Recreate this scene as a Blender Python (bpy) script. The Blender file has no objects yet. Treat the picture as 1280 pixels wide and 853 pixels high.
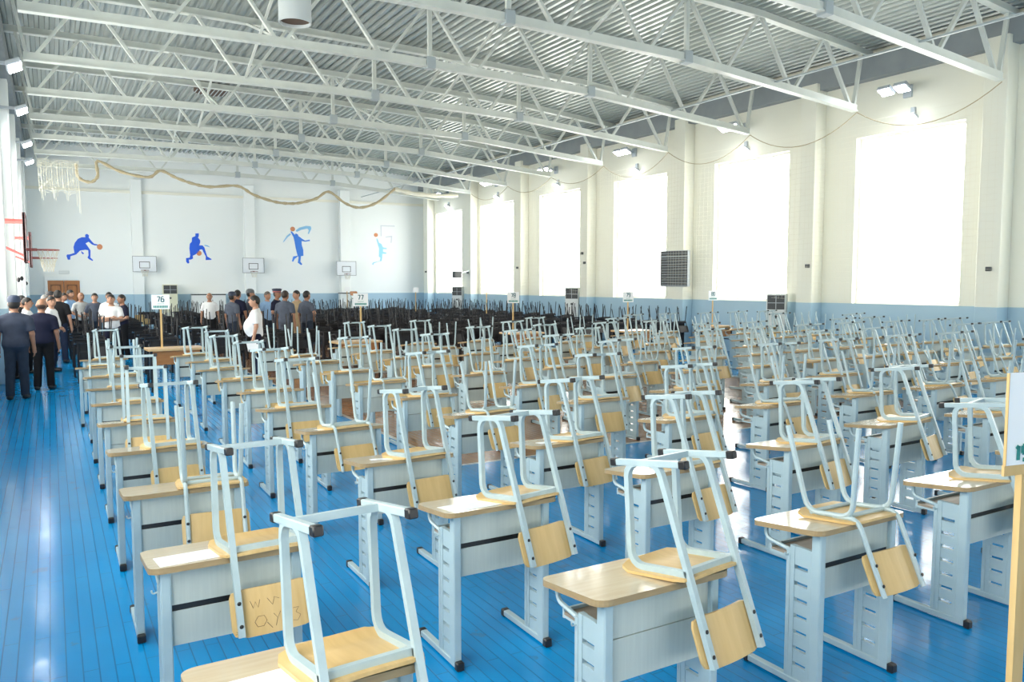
import bpy, math, random
import numpy as np
from mathutils import Vector, Matrix, Euler

random.seed(7)
SC = bpy.context.scene
COL = SC.collection
PI = math.pi
ORD = ['first', 'second', 'third', 'fourth', 'fifth', 'sixth', 'seventh', 'eighth', 'ninth', 'tenth', 'eleventh', 'twelfth',
       'thirteenth', 'fourteenth', 'fifteenth', 'sixteenth', 'seventeenth', 'eighteenth']

# ------------------------------------------------------------------ camera figures (used for culling things outside the frame)
F_PX, YAW, PITCH, CAM_Z = 983.7, math.radians(30.34), math.radians(4.19), 2.0
_fw = Vector((math.sin(YAW) * math.cos(PITCH), math.cos(YAW) * math.cos(PITCH), -math.sin(PITCH)))
_rt = Vector((math.cos(YAW), -math.sin(YAW), 0))
_up = _rt.cross(_fw)


def seen(p, m=40):
    d = Vector(p) - Vector((0, 0, CAM_Z))
    z = d.dot(_fw)
    if z < 0.3:
        return False
    x = 640 + F_PX * d.dot(_rt) / z
    y = 426.5 - F_PX * d.dot(_up) / z
    return -m < x < 1280 + m and -m < y < 853 + m


# ------------------------------------------------------------------ materials
MATS = {}


def mat(name, color, rough=0.5, metal=0.0, spec=0.5, emit=None, strength=0.0):
    if name in MATS:
        return MATS[name]
    m = bpy.data.materials.new(name)
    m.use_nodes = True
    b = m.node_tree.nodes['Principled BSDF']
    b.inputs['Base Color'].default_value = (*color, 1)
    b.inputs['Roughness'].default_value = rough
    b.inputs['Metallic'].default_value = metal
    b.inputs['Specular IOR Level'].default_value = spec
    if emit:
        b.inputs['Emission Color'].default_value = (*emit, 1)
        b.inputs['Emission Strength'].default_value = strength
    MATS[name] = m
    return m


class NT:
    def __init__(s, m):
        s.t = m.node_tree
        s.b = s.t.nodes['Principled BSDF']

    def n(s, kind, **kw):
        nd = s.t.nodes.new(kind)
        for k, v in kw.items():
            if k in nd.inputs:
                nd.inputs[k].default_value = v
            else:
                setattr(nd, k, v)
        return nd

    def l(s, a, b):
        s.t.links.new(a, b)

    def math(s, op, a, b=None):
        nd = s.t.nodes.new('ShaderNodeMath')
        nd.operation = op
        for i, v in enumerate((a, b)):
            if v is None:
                continue
            if isinstance(v, (int, float)):
                nd.inputs[i].default_value = v
            else:
                s.l(v, nd.inputs[i])
        return nd.outputs[0]

    def mix(s, f, a, b):
        nd = s.t.nodes.new('ShaderNodeMix')
        nd.data_type = 'RGBA'
        for i, v in ((0, f), (6, a), (7, b)):
            if isinstance(v, (int, float)):
                nd.inputs[i].default_value = v
            elif isinstance(v, tuple):
                nd.inputs[i].default_value = (*v, 1)
            else:
                s.l(v, nd.inputs[i])
        return nd.outputs[2]

    def coord(s, scale=(1, 1, 1), rot=(0, 0, 0)):
        tc = s.n('ShaderNodeTexCoord')
        mp = s.n('ShaderNodeMapping')
        mp.inputs['Scale'].default_value = scale
        mp.inputs['Rotation'].default_value = rot
        s.l(tc.outputs['Object'], mp.inputs[0])
        return mp.outputs[0]


def noise_mat(name, c1, c2, scale=(1, 1, 1), nscale=4.0, rough=0.5, detail=4, spec=0.5, bump=0.0, metal=0.0):
    m = mat(name, c1, rough, metal, spec)
    t = NT(m)
    co = t.coord(scale)
    nz = t.n('ShaderNodeTexNoise', Scale=nscale, Detail=detail)
    t.l(co, nz.inputs['Vector'])
    rp = t.math('MULTIPLY_ADD', nz.outputs['Fac'], 2.2)
    rp.node.inputs[2].default_value = -0.6
    rp.node.use_clamp = True
    t.l(t.mix(rp, c1, c2), t.b.inputs['Base Color'])
    if bump:
        bp = t.n('ShaderNodeBump', Strength=bump, Distance=0.01)
        t.l(nz.outputs['Fac'], bp.inputs['Height'])
        t.l(bp.outputs[0], t.b.inputs['Normal'])
    return m


M_STEEL = noise_mat('white_blue_powder_coat', (0.43, 0.55, 0.59), (0.38, 0.50, 0.55), nscale=9, rough=0.38)
M_STEELW = noise_mat('worn_white_paint', (0.42, 0.525, 0.555), (0.36, 0.465, 0.505), nscale=14, rough=0.35)
M_PANEL = noise_mat('pale_grey_laminate', (0.54, 0.59, 0.55), (0.48, 0.53, 0.50), scale=(14, 1, 0.7), nscale=5, rough=0.45)
M_TOP = noise_mat('pale_wood_laminate', (0.56, 0.47, 0.33), (0.48, 0.385, 0.255), scale=(1, 9, 1), nscale=3.5, rough=0.13, spec=0.6)
M_EDGE = noise_mat('brown_edge_band', (0.40, 0.29, 0.155), (0.33, 0.23, 0.115), scale=(3, 3, 20), nscale=4, rough=0.4)
M_PLY = noise_mat('birch_plywood', (0.66, 0.46, 0.20), (0.56, 0.37, 0.145), scale=(8, 1, 1), nscale=4, rough=0.38)
M_PLYB = noise_mat('worn_pale_plywood', (0.68, 0.50, 0.28), (0.58, 0.41, 0.2), scale=(8, 1, 1), nscale=4, rough=0.4)
M_SHELF = noise_mat('brown_shelf_board', (0.34, 0.27, 0.2), (0.28, 0.22, 0.16), scale=(1, 6, 1), nscale=5, rough=0.4)
M_BLACK = mat('black_plastic', (0.012, 0.012, 0.014), 0.4)
M_BSTRIPE = mat('black_band', (0.01, 0.01, 0.011), 0.35)
M_BSTEEL = mat('black_paint', (0.016, 0.016, 0.019), 0.45, spec=0.3)
M_BTOP = mat('black_gloss_top', (0.02, 0.02, 0.024), 0.16, spec=0.6)
M_GTOP = mat('pale_grey_gloss_top', (0.42, 0.42, 0.44), 0.2, spec=0.6)
M_DKPEN = mat('faded_pen_ink', (0.10, 0.07, 0.05), 0.7)
M_PAPER = mat('white_paper', (0.8, 0.82, 0.84), 0.5)
M_TEAL = mat('dark_teal_ink', (0.012, 0.11, 0.14), 0.6)
M_TEALG = mat('green_teal_ink', (0.01, 0.22, 0.2), 0.6)
M_STICK = noise_mat('pine_batten', (0.62, 0.43, 0.19), (0.52, 0.34, 0.13), scale=(6, 6, 1), nscale=4, rough=0.55)
M_TABLE = noise_mat('orange_brown_veneer', (0.40, 0.17, 0.055), (0.32, 0.125, 0.035), scale=(1, 1, 6), nscale=4, rough=0.35)
M_TABLET = noise_mat('light_oak_veneer', (0.62, 0.42, 0.22), (0.52, 0.33, 0.16), scale=(1, 8, 1), nscale=4, rough=0.25)
M_TRUSS = noise_mat('white_truss_paint', (0.63, 0.66, 0.61), (0.55, 0.585, 0.55), nscale=2.5, rough=0.4)
M_GUSSET = mat('grey_gusset_paint', (0.36, 0.41, 0.43), 0.45)
M_CONC = noise_mat('grey_concrete_beam', (0.30, 0.33, 0.34), (0.25, 0.28, 0.30), nscale=2, rough=0.7)
M_DOOR = noise_mat('orange_brown_door_wood', (0.42, 0.16, 0.04), (0.33, 0.11, 0.025), scale=(6, 6, 1), nscale=3, rough=0.35)
M_DOORD = mat('door_dark_groove', (0.16, 0.055, 0.014), 0.5)
M_RED = mat('red_hoop_paint', (0.36, 0.09, 0.08), 0.5)
M_DKRED = mat('dull_red_frame_paint', (0.24, 0.12, 0.12), 0.5)
M_ROPE = noise_mat('tan_net_bundle', (0.50, 0.42, 0.27), (0.40, 0.33, 0.2), nscale=20, rough=0.8)
M_NETW = mat('white_net_cord', (0.62, 0.58, 0.47), 0.8)
M_NETP = mat('pale_net_cord', (0.78, 0.75, 0.62), 0.8)
M_ACB = mat('white_appliance_plastic', (0.68, 0.71, 0.70), 0.4)
M_ACC = mat('cream_appliance_plastic', (0.66, 0.66, 0.50), 0.45)
M_DGREY = mat('dark_grey_grille', (0.05, 0.055, 0.06), 0.5)
M_PBLUE = mat('mural_royal_blue', (0.012, 0.11, 0.72), 0.6)
M_PLBLUE = mat('mural_mid_blue', (0.05, 0.22, 0.75), 0.6)
M_PCYAN = mat('mural_sky_blue', (0.24, 0.52, 0.78), 0.6)
M_PPALE = mat('mural_pale_cyan', (0.32, 0.66, 0.82), 0.6)
M_PBALL = mat('mural_orange', (0.62, 0.25, 0.12), 0.6)
M_PGREY = mat('mural_pale_grey', (0.62, 0.66, 0.72), 0.6)
M_GREEN = mat('green_chair_paint', (0.02, 0.20, 0.10), 0.45)
M_BOARD = mat('backboard_white', (0.76, 0.8, 0.84), 0.4)
M_LAMP = mat('lamp_glow', (1, 1, 1), 0.4, emit=(0.9, 0.95, 1.0), strength=40)
M_LAMPB = mat('floodlight_casing', (0.42, 0.46, 0.5), 0.4)
M_DUCT = mat('duct_sheet_metal', (0.50, 0.54, 0.55), 0.45, metal=0.2)
M_RUST = mat('rusty_duct_inside', (0.10, 0.065, 0.045), 0.8)
M_PANE = mat('daylit_white_glass', (0.85, 0.85, 0.85), 0.4, emit=(1.0, 0.985, 0.90), strength=7.2)
M_FRAME = mat('white_window_frame', (0.8, 0.8, 0.8), 0.5)


def wall_mat(nm, wa, wb):
    m = mat(nm, (0.8, 0.8, 0.8), 0.45)
    t = NT(m)
    tc = t.n('ShaderNodeTexCoord')
    sp = t.n('ShaderNodeSeparateXYZ')
    t.l(tc.outputs['Object'], sp.inputs[0])
    nz = t.n('ShaderNodeTexNoise', Scale=0.6, Detail=5)
    t.l(tc.outputs['Object'], nz.inputs['Vector'])
    white = t.mix(nz.outputs['Fac'], wa, wb)
    blue = t.mix(nz.outputs['Fac'], (0.34, 0.50, 0.61), (0.39, 0.55, 0.65))
    low = t.math('LESS_THAN', sp.outputs['Z'], 1.5)
    t.l(t.mix(low, white, blue), t.b.inputs['Base Color'])
    return m


M_WALL = wall_mat('white_wall_over_blue_dado', (0.80, 0.84, 0.83), (0.85, 0.88, 0.87))
M_WALLC = wall_mat('cream_wall_over_blue_dado', (0.80, 0.79, 0.68), (0.84, 0.83, 0.73))


def floor_mat():
    m = mat('blue_painted_floorboards', (0.01, 0.2, 0.6), 0.2)
    t = NT(m)
    tc = t.n('ShaderNodeTexCoord')
    sp = t.n('ShaderNodeSeparateXYZ')
    t.l(tc.outputs['Object'], sp.inputs[0])
    X, Y = sp.outputs['X'], sp.outputs['Y']
    mp = t.n('ShaderNodeMapping')
    mp.inputs['Rotation'].default_value = (0, 0, PI / 2)
    t.l(tc.outputs['Object'], mp.inputs[0])
    br = t.n('ShaderNodeTexBrick', Scale=1.0)
    br.offset = 0.37
    br.inputs['Mortar Size'].default_value = 0.0035
    br.inputs['Mortar Smooth'].default_value = 0.2
    br.inputs['Brick Width'].default_value = 1.5
    br.inputs['Row Height'].default_value = 0.074
    br.inputs['Color1'].default_value = (0, 0, 0, 1)
    br.inputs['Color2'].default_value = (1, 1, 1, 1)
    br.inputs['Mortar'].default_value = (0.5, 0.5, 0.5, 1)
    t.l(mp.outputs[0], br.inputs['Vector'])
    n1 = t.n('ShaderNodeTexNoise', Scale=1.3, Detail=6)
    t.l(tc.outputs['Object'], n1.inputs['Vector'])
    n2 = t.n('ShaderNodeTexNoise', Scale=5.0, Detail=6)
    t.l(tc.outputs['Object'], n2.inputs['Vector'])
    b1 = t.mix(n1.outputs['Fac'], (0.0004, 0.20, 0.52), (0.001, 0.30, 0.68))
    b2 = t.mix(t.math('MULTIPLY', br.outputs['Color'], 0.28), b1, (0.001, 0.235, 0.56))
    dirt = t.math('GREATER_THAN', n2.outputs['Fac'], 0.665)
    b3 = t.mix(t.math('MULTIPLY', dirt, 0.35), b2, (0.04, 0.14, 0.21))
    w1 = t.mix(n2.outputs['Fac'], (0.26, 0.12, 0.055), (0.44, 0.23, 0.12))
    w2 = t.mix(t.math('MULTIPLY', br.outputs['Color'], 0.3), w1, (0.30, 0.15, 0.08))

    def band(v, a, b):
        return t.math('MULTIPLY', t.math('GREATER_THAN', v, a), t.math('LESS_THAN', v, b))
    inner = t.math('MULTIPLY', band(X, 3.80, 12.6), band(Y, 7.70, 25.6))
    outer = t.math('MULTIPLY', band(X, 3.74, 12.66), band(Y, 7.64, 25.66))
    mid = band(Y, 16.6, 16.66)
    third = band(Y, 13.6, 13.65)
    line = t.math('MAXIMUM', t.math('SUBTRACT', outer, inner), t.math('MULTIPLY', inner, t.math('MAXIMUM', mid, third)))
    c = t.mix(inner, b3, w2)
    c = t.mix(line, c, (0.62, 0.62, 0.58))
    gap = t.math('MULTIPLY', br.outputs['Fac'], 0.5)
    c = t.mix(gap, c, (0.004, 0.06, 0.12))
    t.l(c, t.b.inputs['Base Color'])
    r = t.math('MULTIPLY_ADD', n2.outputs['Fac'], 0.22)
    r.node.inputs[2].default_value = 0.03
    t.l(r, t.b.inputs['Roughness'])
    t.b.inputs['Specular IOR Level'].default_value = 0.26
    h = t.math('SUBTRACT', t.math('MULTIPLY', n1.outputs['Fac'], 0.8), br.outputs['Fac'])
    bp = t.n('ShaderNodeBump', Strength=0.42, Distance=0.012)
    t.l(h, bp.inputs['Height'])
    t.l(bp.outputs[0], t.b.inputs['Normal'])
    return m


M_FLOOR = floor_mat()
M_DECK = noise_mat('galvanised_roof_deck', (0.47, 0.51, 0.49), (0.37, 0.41, 0.40), scale=(1, 0.2, 1), nscale=1.2, rough=0.26, metal=0.3)


# ------------------------------------------------------------------ mesh building
class MB:
    def __init__(s):
        s.v, s.f, s.m = [], [], []

    def add(s, vs, fs, mi=0):
        o = len(s.v)
        s.v += [tuple(p) for p in vs]
        for f in fs:
            s.f.append(tuple(i + o for i in f))
            s.m.append(mi)
        return s

    def box(s, a, b, mi=0, c=0.0):
        (x0, y0, z0), (x1, y1, z1) = a, b
        if c <= 0:
            vs = [(x, y, z) for z in (z0, z1) for y in (y0, y1) for x in (x0, x1)]
            fs = [(0, 2, 3, 1), (4, 5, 7, 6), (0, 1, 5, 4), (2, 6, 7, 3), (0, 4, 6, 2), (1, 3, 7, 5)]
            return s.add(vs, fs, mi)
        vs = []
        for z, k in ((z0, c), (z0 + c, 0), (z1 - c, 0), (z1, c)):
            vs += [(x0 + c, y0 + k, z), (x1 - c, y0 + k, z), (x1 - k, y0 + c, z), (x1 - k, y1 - c, z),
                   (x1 - c, y1 - k, z), (x0 + c, y1 - k, z), (x0 + k, y1 - c, z), (x0 + k, y0 + c, z)]
        fs = [tuple(range(7, -1, -1)), tuple(range(24, 32))]
        for r in range(3):
            for i in range(8):
                j = (i + 1) % 8
                fs.append((r * 8 + i, r * 8 + j, r * 8 + 8 + j, r * 8 + 8 + i))
        return s.add(vs, fs, mi)

    def obox(s, p, q, w, h, mi=0, up=(0, 0, 1)):
        """bar from p to q, w wide sideways and h tall"""
        p, q = Vector(p), Vector(q)
        t = (q - p).normalized()
        u = t.cross(Vector(up))
        if u.length < 1e-4:
            u = t.cross(Vector((1, 0, 0)))
        u.normalize()
        n = u.cross(t)
        vs = []
        for o in (p, q):
            vs += [o - u * w / 2 - n * h / 2, o + u * w / 2 - n * h / 2, o + u * w / 2 + n * h / 2, o - u * w / 2 + n * h / 2]
        return s.add(vs, [(3, 2, 1, 0), (4, 5, 6, 7), (0, 1, 5, 4), (1, 2, 6, 5), (2, 3, 7, 6), (3, 0, 4, 7)], mi)

    def tube(s, path, r, n=8, ref=None, mi=0, square=False, closed=False, cap=True):
        P = [Vector(p) for p in path]
        k = len(P)
        rs = r if isinstance(r, (list, tuple)) else [r] * k
        if square:
            n = 4
        vs = []
        pu = None
        for i in range(k):
            if closed:
                t = P[(i + 1) % k] - P[i - 1]
            else:
                t = P[min(i + 1, k - 1)] - P[max(i - 1, 0)]
            t.normalize()
            if ref is not None:
                u = Vector(ref)
            elif pu is None:
                u = Vector((0, 0, 1)) if abs(t.z) < 0.9 else Vector((1, 0, 0))
            else:
                u = pu
            u = u - t * u.dot(t)
            u.normalize()
            pu = u
            w = t.cross(u)
            for j in range(n):
                a = 2 * PI * j / n + (PI / 4 if square else 0)
                rr = rs[i] * (1.41421 if square else 1)
                vs.append(P[i] + u * math.cos(a) * rr + w * math.sin(a) * rr)
        fs = []
        for i in range(k if closed else k - 1):
            for j in range(n):
                a, b = i * n + j, i * n + (j + 1) % n
                i2 = (i + 1) % k
                fs.append((a, b, i2 * n + (j + 1) % n, i2 * n + j))
        if cap and not closed:
            fs.append(tuple(range(n - 1, -1, -1)))
            fs.append(tuple((k - 1) * n + j for j in range(n)))
        return s.add(vs, fs, mi)

    def prism(s, poly, d0, d1, axis='z', mi=0, mi_side=None, f=None):
        """polygon (list of 2D points) pushed from d0 to d1 along an axis"""
        n = len(poly)

        def P(a, b, d):
            return {'z': (a, b, d), 'y': (a, d, b), 'x': (d, a, b)}[axis]
        vs = [P(a, b, d0) for a, b in poly] + [P(a, b, d1) for a, b in poly]
        if f:
            vs = [f(p) for p in vs]
        s.add(vs, [tuple(range(n - 1, -1, -1)), tuple(range(n, 2 * n))], mi)
        o = len(s.v) - 2 * n
        for i in range(n):
            j = (i + 1) % n
            s.f.append((o + i, o + j, o + n + j, o + n + i))
            s.m.append(mi if mi_side is None else mi_side)
        return s

    def ell(s, c, r, nu=10, nv=7, mi=0):
        vs = [(c[0], c[1], c[2] - r[2])]
        for i in range(1, nv):
            t = PI * i / nv
            for j in range(nu):
                a = 2 * PI * j / nu
                vs.append((c[0] + r[0] * math.sin(t) * math.cos(a), c[1] + r[1] * math.sin(t) * math.sin(a), c[2] - r[2] * math.cos(t)))
        vs.append((c[0], c[1], c[2] + r[2]))
        fs = [(0, 1 + (j + 1) % nu, 1 + j) for j in range(nu)]
        for i in range(nv - 2):
            for j in range(nu):
                a, b = 1 + i * nu + j, 1 + i * nu + (j + 1) % nu
                fs.append((a, b, b + nu, a + nu))
        L = len(vs) - 1
        o = 1 + (nv - 2) * nu
        fs += [(o + j, o + (j + 1) % nu, L) for j in range(nu)]
        return s.add(vs, fs, mi)

    def mesh(s, name, mats, smooth=False):
        me = bpy.data.meshes.new(name)
        me.from_pydata(s.v, [], s.f)
        for m in (mats if isinstance(mats, (list, tuple)) else [mats]):
            me.materials.append(m)
        me.polygons.foreach_set('material_index', s.m)
        if smooth:
            me.polygons.foreach_set('use_smooth', [True] * len(s.f))
            me.set_sharp_from_angle(angle=math.radians(40))
        me.update()
        return me

    def obj(s, name, mats, parent=None, smooth=False, loc=None):
        o = bpy.data.objects.new(name, s.mesh(name, mats, smooth))
        COL.objects.link(o)
        if parent:
            o.parent = parent
        if loc is not None:
            o.location = loc
        return o


def rrect(x0, x1, y0, y1, r, n=5):
    out = []
    for cx, cy, a0 in ((x1 - r, y0 + r, -90), (x1 - r, y1 - r, 0), (x0 + r, y1 - r, 90), (x0 + r, y0 + r, 180)):
        for i in range(n + 1):
            a = math.radians(a0 + 90 * i / n)
            out.append((cx + r * math.cos(a), cy + r * math.sin(a)))
    return out


def fillet(pts, r, n=5):
    P = [Vector(p) for p in pts]
    out = [P[0]]
    for i in range(1, len(P) - 1):
        a, b = (P[i - 1] - P[i]), (P[i + 1] - P[i])
        la, lb = a.length, b.length
        a.normalize()
        b.normalize()
        ang = a.angle(b)
        d = min(r / math.tan(ang / 2), la * 0.49, lb * 0.49)
        rr = d * math.tan(ang / 2)
        c = P[i] + (a + b).normalized() * (rr / math.sin(ang / 2))
        s0, s1 = P[i] + a * d - c, P[i] + b * d - c
        for k in range(n + 1):
            u0, u1 = s0.normalized(), s1.normalized()
            v = u0.slerp(u1, k / n) if u0.angle(u1) > 1e-3 else u0
            out.append(c + v * s0.length)
    out.append(P[-1])
    return out


def tag(o, label=None, cat=None, group=None, kind=None):
    if label:
        o['label'] = label
    if cat:
        o['category'] = cat
    if group:
        o['group'] = group
    if kind:
        o['kind'] = kind
    return o


def empty(name, loc=(0, 0, 0), rz=0, label=None, cat=None, group=None):
    o = bpy.data.objects.new(name, None)
    o.empty_display_size = 0.1
    COL.objects.link(o)
    o.location = loc
    o.rotation_euler = (0, 0, rz)
    return tag(o, label, cat, group)


def struct(o):
    o['kind'] = 'structure'
    return o


def clone(root, loc, rot, label, group=None):
    r = root.copy()
    COL.objects.link(r)
    r.location = loc
    r.rotation_euler = rot
    r['label'] = label
    if group:
        r['group'] = group
    for ch in root.children:
        c = ch.copy()
        COL.objects.link(c)
        c.parent = r
        for g in ch.children:
            d = g.copy()
            COL.objects.link(d)
            d.parent = c
    return r


# ------------------------------------------------------------------ room
XL, XR = -1.0, 17.31
Y0, YB, SKEW = -13.0, 38.95, -0.072       # the far wall and the trusses stand a little askew
ZW0, ZW1 = 1.504, 5.571
Z_EAVE, Z_RIDGE = 7.45, 8.25
XC = (XL + XR) / 2


def roof_z(x):
    return float(np.interp(x, [-1.4, 3, 8, 13.4, 17.7], [7.95, 7.98, 7.92, 7.78, 7.42]))


def yback(x):
    return YB + SKEW * (x - XR)


struct(MB().box((XL - 0.3, Y0 - 0.3, -0.3), (XR + 0.3, 42, 0)).obj('floor', M_FLOOR))

WINR = [(34.386, 37.335), (29.455, 32.438), (24.49, 27.349), (19.668, 22.432), (14.778, 17.549), (10.034, 12.734),
        (5.05, 7.8), (0.1, 2.85), (-4.85, -2.1)]
ADDED_WINL = [(33.2, 36.6), (28.9, 32.2), (24.2, 27.8), (19.2, 22.8), (14.4, 17.9), (9.8, 13.2), (4.9, 8.3), (-0.2, 3.2)]  # added windows, hidden by the columns, put in to light the hall


def wall_side(name, x, thick, wins, ymax):
    m = MB()
    xa, xb = (x, x + thick) if thick > 0 else (x + thick, x)
    m.box((xa, Y0 - 0.3, 0), (xb, ymax, ZW0))
    m.box((xa, Y0 - 0.3, ZW1), (xb, ymax, 8.6))
    ys = [Y0 - 0.3]
    for a, b in sorted(wins):
        ys += [a, b]
    ys.append(ymax)
    for i in range(0, len(ys), 2):
        m.box((xa, ys[i], ZW0), (xb, ys[i + 1], ZW1))
    return struct(m.obj(name, M_WALLC if thick > 0 else M_WALL))


wall_side('wall_right', XR, 0.35, WINR, 41.5)
wall_side('wall_left', XL, -0.35, ADDED_WINL, 41.5)
m = MB()
a, b = XL - 0.35, XR + 0.35
m.prism([(a, yback(a)), (b, yback(b)), (b, yback(b) + 0.35), (a, yback(a) + 0.35)], 0, 8.7)
struct(m.obj('wall_back', M_WALL))
ADDED_WINF = [(0.4, 3.6), (5.0, 8.2), (9.4, 12.6), (13.4, 16.4)]  # added windows behind the camera, put in to light the desk fronts
m = MB()
m.box((XL - 0.35, Y0 - 0.3, 0), (XR + 0.35, Y0, ZW0))
m.box((XL - 0.35, Y0 - 0.3, ZW1), (XR + 0.35, Y0, 8.7))
xs = [XL - 0.35] + [q for p in ADDED_WINF for q in p] + [XR + 0.35]
for i in range(0, len(xs), 2):
    m.box((xs[i], Y0 - 0.3, ZW0), (xs[i + 1], Y0, ZW1))
struct(m.obj('wall_front', M_WALL))

wi = 0
for side, wins in ((1, WINR), (-1, ADDED_WINL), (1, ADDED_WINF)):  # left and front sets are added, unseen windows serving as light sources
    for a, b in wins:
        wi += 1
        x = XR if side > 0 else XL
        root = struct(empty('window_%d' % wi, (x, (a + b) / 2, ZW0)))
        if wins is ADDED_WINF:
            root.location = ((a + b) / 2, Y0, ZW0)
            root.rotation_euler = (0, 0, -PI / 2)
        w, h = (b - a) / 2, ZW1 - ZW0
        fr = MB()
        s = side
        for (y0, y1, z0, z1) in ((-w, -w + 0.07, 0.07, h - 0.07), (w - 0.07, w, 0.07, h - 0.07), (-w, w, 0, 0.07), (-w, w, h - 0.07, h)):
            fr.box((min(0.16 * s, 0.24 * s), y0, z0), (max(0.16 * s, 0.24 * s), y1, z1))
        fr.obj('frame', M_FRAME, root)
        MB().box((min(0.19 * s, 0.21 * s), -w + 0.03, 0.03), (max(0.19 * s, 0.21 * s), w - 0.03, h - 0.03)).obj('pane', M_PANE, root)

# columns standing out of the side walls and the far wall
tn = 0
PIL = [8.99, 13.63, 18.42, 23.48, 28.19, 32.7, 37.55, 4.05, -0.9, -5.85]
for side in (1, -1):
    for y in PIL:
        tn += 1
        d = 0.40
        if side > 0:
            o = MB().box((XR - d, y, 0), (XR, y + 0.48, 7.05), c=0.012)
        else:
            o = MB().box((XL, y, 0), (XL + 0.26, y + 0.48, 7.05), c=0.012)
        struct(o.obj('trim_%d' % tn, M_WALLC if side > 0 else M_WALL))
for x0, x1 in ((3.27, 3.72), (8.15, 8.62), (12.76, 13.26)):
    tn += 1
    y = yback(x0)
    struct(MB().box((x0, y - 0.3, 0), (x1, y + 0.05, 6.7), c=0.012).obj('trim_%d' % tn, M_WALL))
# grey concrete beams along the top of the walls
for side in (1, -1):
    tn += 1
    x = XR if side > 0 else XL
    m = MB()
    zz = (6.88, 7.42) if side > 0 else (7.4, 7.93)
    m.box((min(x - 0.28 * side, x), Y0, zz[0]), (max(x - 0.28 * side, x), 41.2, zz[1]))
    struct(m.obj('trim_%d' % tn, M_CONC))
tn += 1
m = MB()
a, b = XL, XR
m.prism([(a, yback(a) - 0.10), (b, yback(b) - 0.10), (b, yback(b)), (a, yback(a))], 6.08, 6.2)
struct(m.obj('trim_%d' % tn, M_WALLC))

# corrugated roof deck, ribs running the length of the hall
m = MB()
pts = []
per = 0.21
x = XL - 0.35
while x < XR + 0.35:
    for dx, dz in ((0, 0), (0.075, 0), (0.095, 0.085), (0.19, 0.085)):
        xx = x + dx
        pts.append((xx, roof_z(xx) + 0.1 + dz))
    x += per
n = len(pts)
ys = [Y0 - 0.3, 5, 15, 25, 42]
vs = [(p[0], y, p[1]) for y in ys for p in pts]
fs = []
for k in range(len(ys) - 1):
    for i in range(n - 1):
        fs.append((k * n + i, k * n + i + 1, (k + 1) * n + i + 1, (k + 1) * n + i))
m.add(vs, fs)
mt = [(p[0], p[1] + 0.02) for p in pts]
vs2 = [(p[0], y, p[1]) for y in (Y0 - 0.3, 42) for p in mt]
m.add(vs2, [(i, n + i, n + i + 1, i + 1) for i in range(n - 1)])
struct(m.obj('ceiling', M_DECK))

# door in the far wall
dy = yback(0.6) - 0.001
root = struct(empty('door_1', (0.52, dy, 0)))
for s in (-1, 1):
    lf = MB()
    x0, x1 = (-0.62, -0.01) if s < 0 else (0.01, 0.62)
    lf.box((x0, -0.06, 0), (x1, 0, 2.12), c=0.008)
    for z0, z1 in ((0.15, 0.85), (1.0, 1.95)):
        lf.box((x0 + 0.1, -0.075, z0), (x1 - 0.1, -0.055, z1), mi=1, c=0.008)
        lf.prism(rrect(x0 + 0.14, x1 - 0.14, z0 + 0.05, z1 - 0.05, 0.08), -0.085, -0.07, axis='y')
    lf.obj('door_leaf', [M_DOOR, M_DOORD], root)
fr = MB()
fr.box((-0.72, -0.07, 0), (-0.622, 0, 2.14))
fr.box((0.622, -0.07, 0), (0.72, 0, 2.14))
fr.box((-0.72, -0.07, 2.14), (0.72, 0, 2.3))
fr.obj('door_frame', M_WALL, root)
MB().tube([(0.07, -0.09, 1.02), (0.07, -0.12, 1.02), (0.16, -0.12, 1.02)], 0.012).obj('door_handle', M_GUSSET, root)

# ------------------------------------------------------------------ roof trusses
XE0, XE1 = -0.30, 16.65
NB = [XE0 + 0.12 + (XE1 - XE0 - 0.24) * i / 8 for i in range(9)]


def zb(x):
    return float(np.interp(x, [-0.3, 6.3, 11.2, 16.65], [6.50, 6.60, 6.50, 6.08]))


def tz(x):
    return roof_z(x) - 0.06


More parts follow.
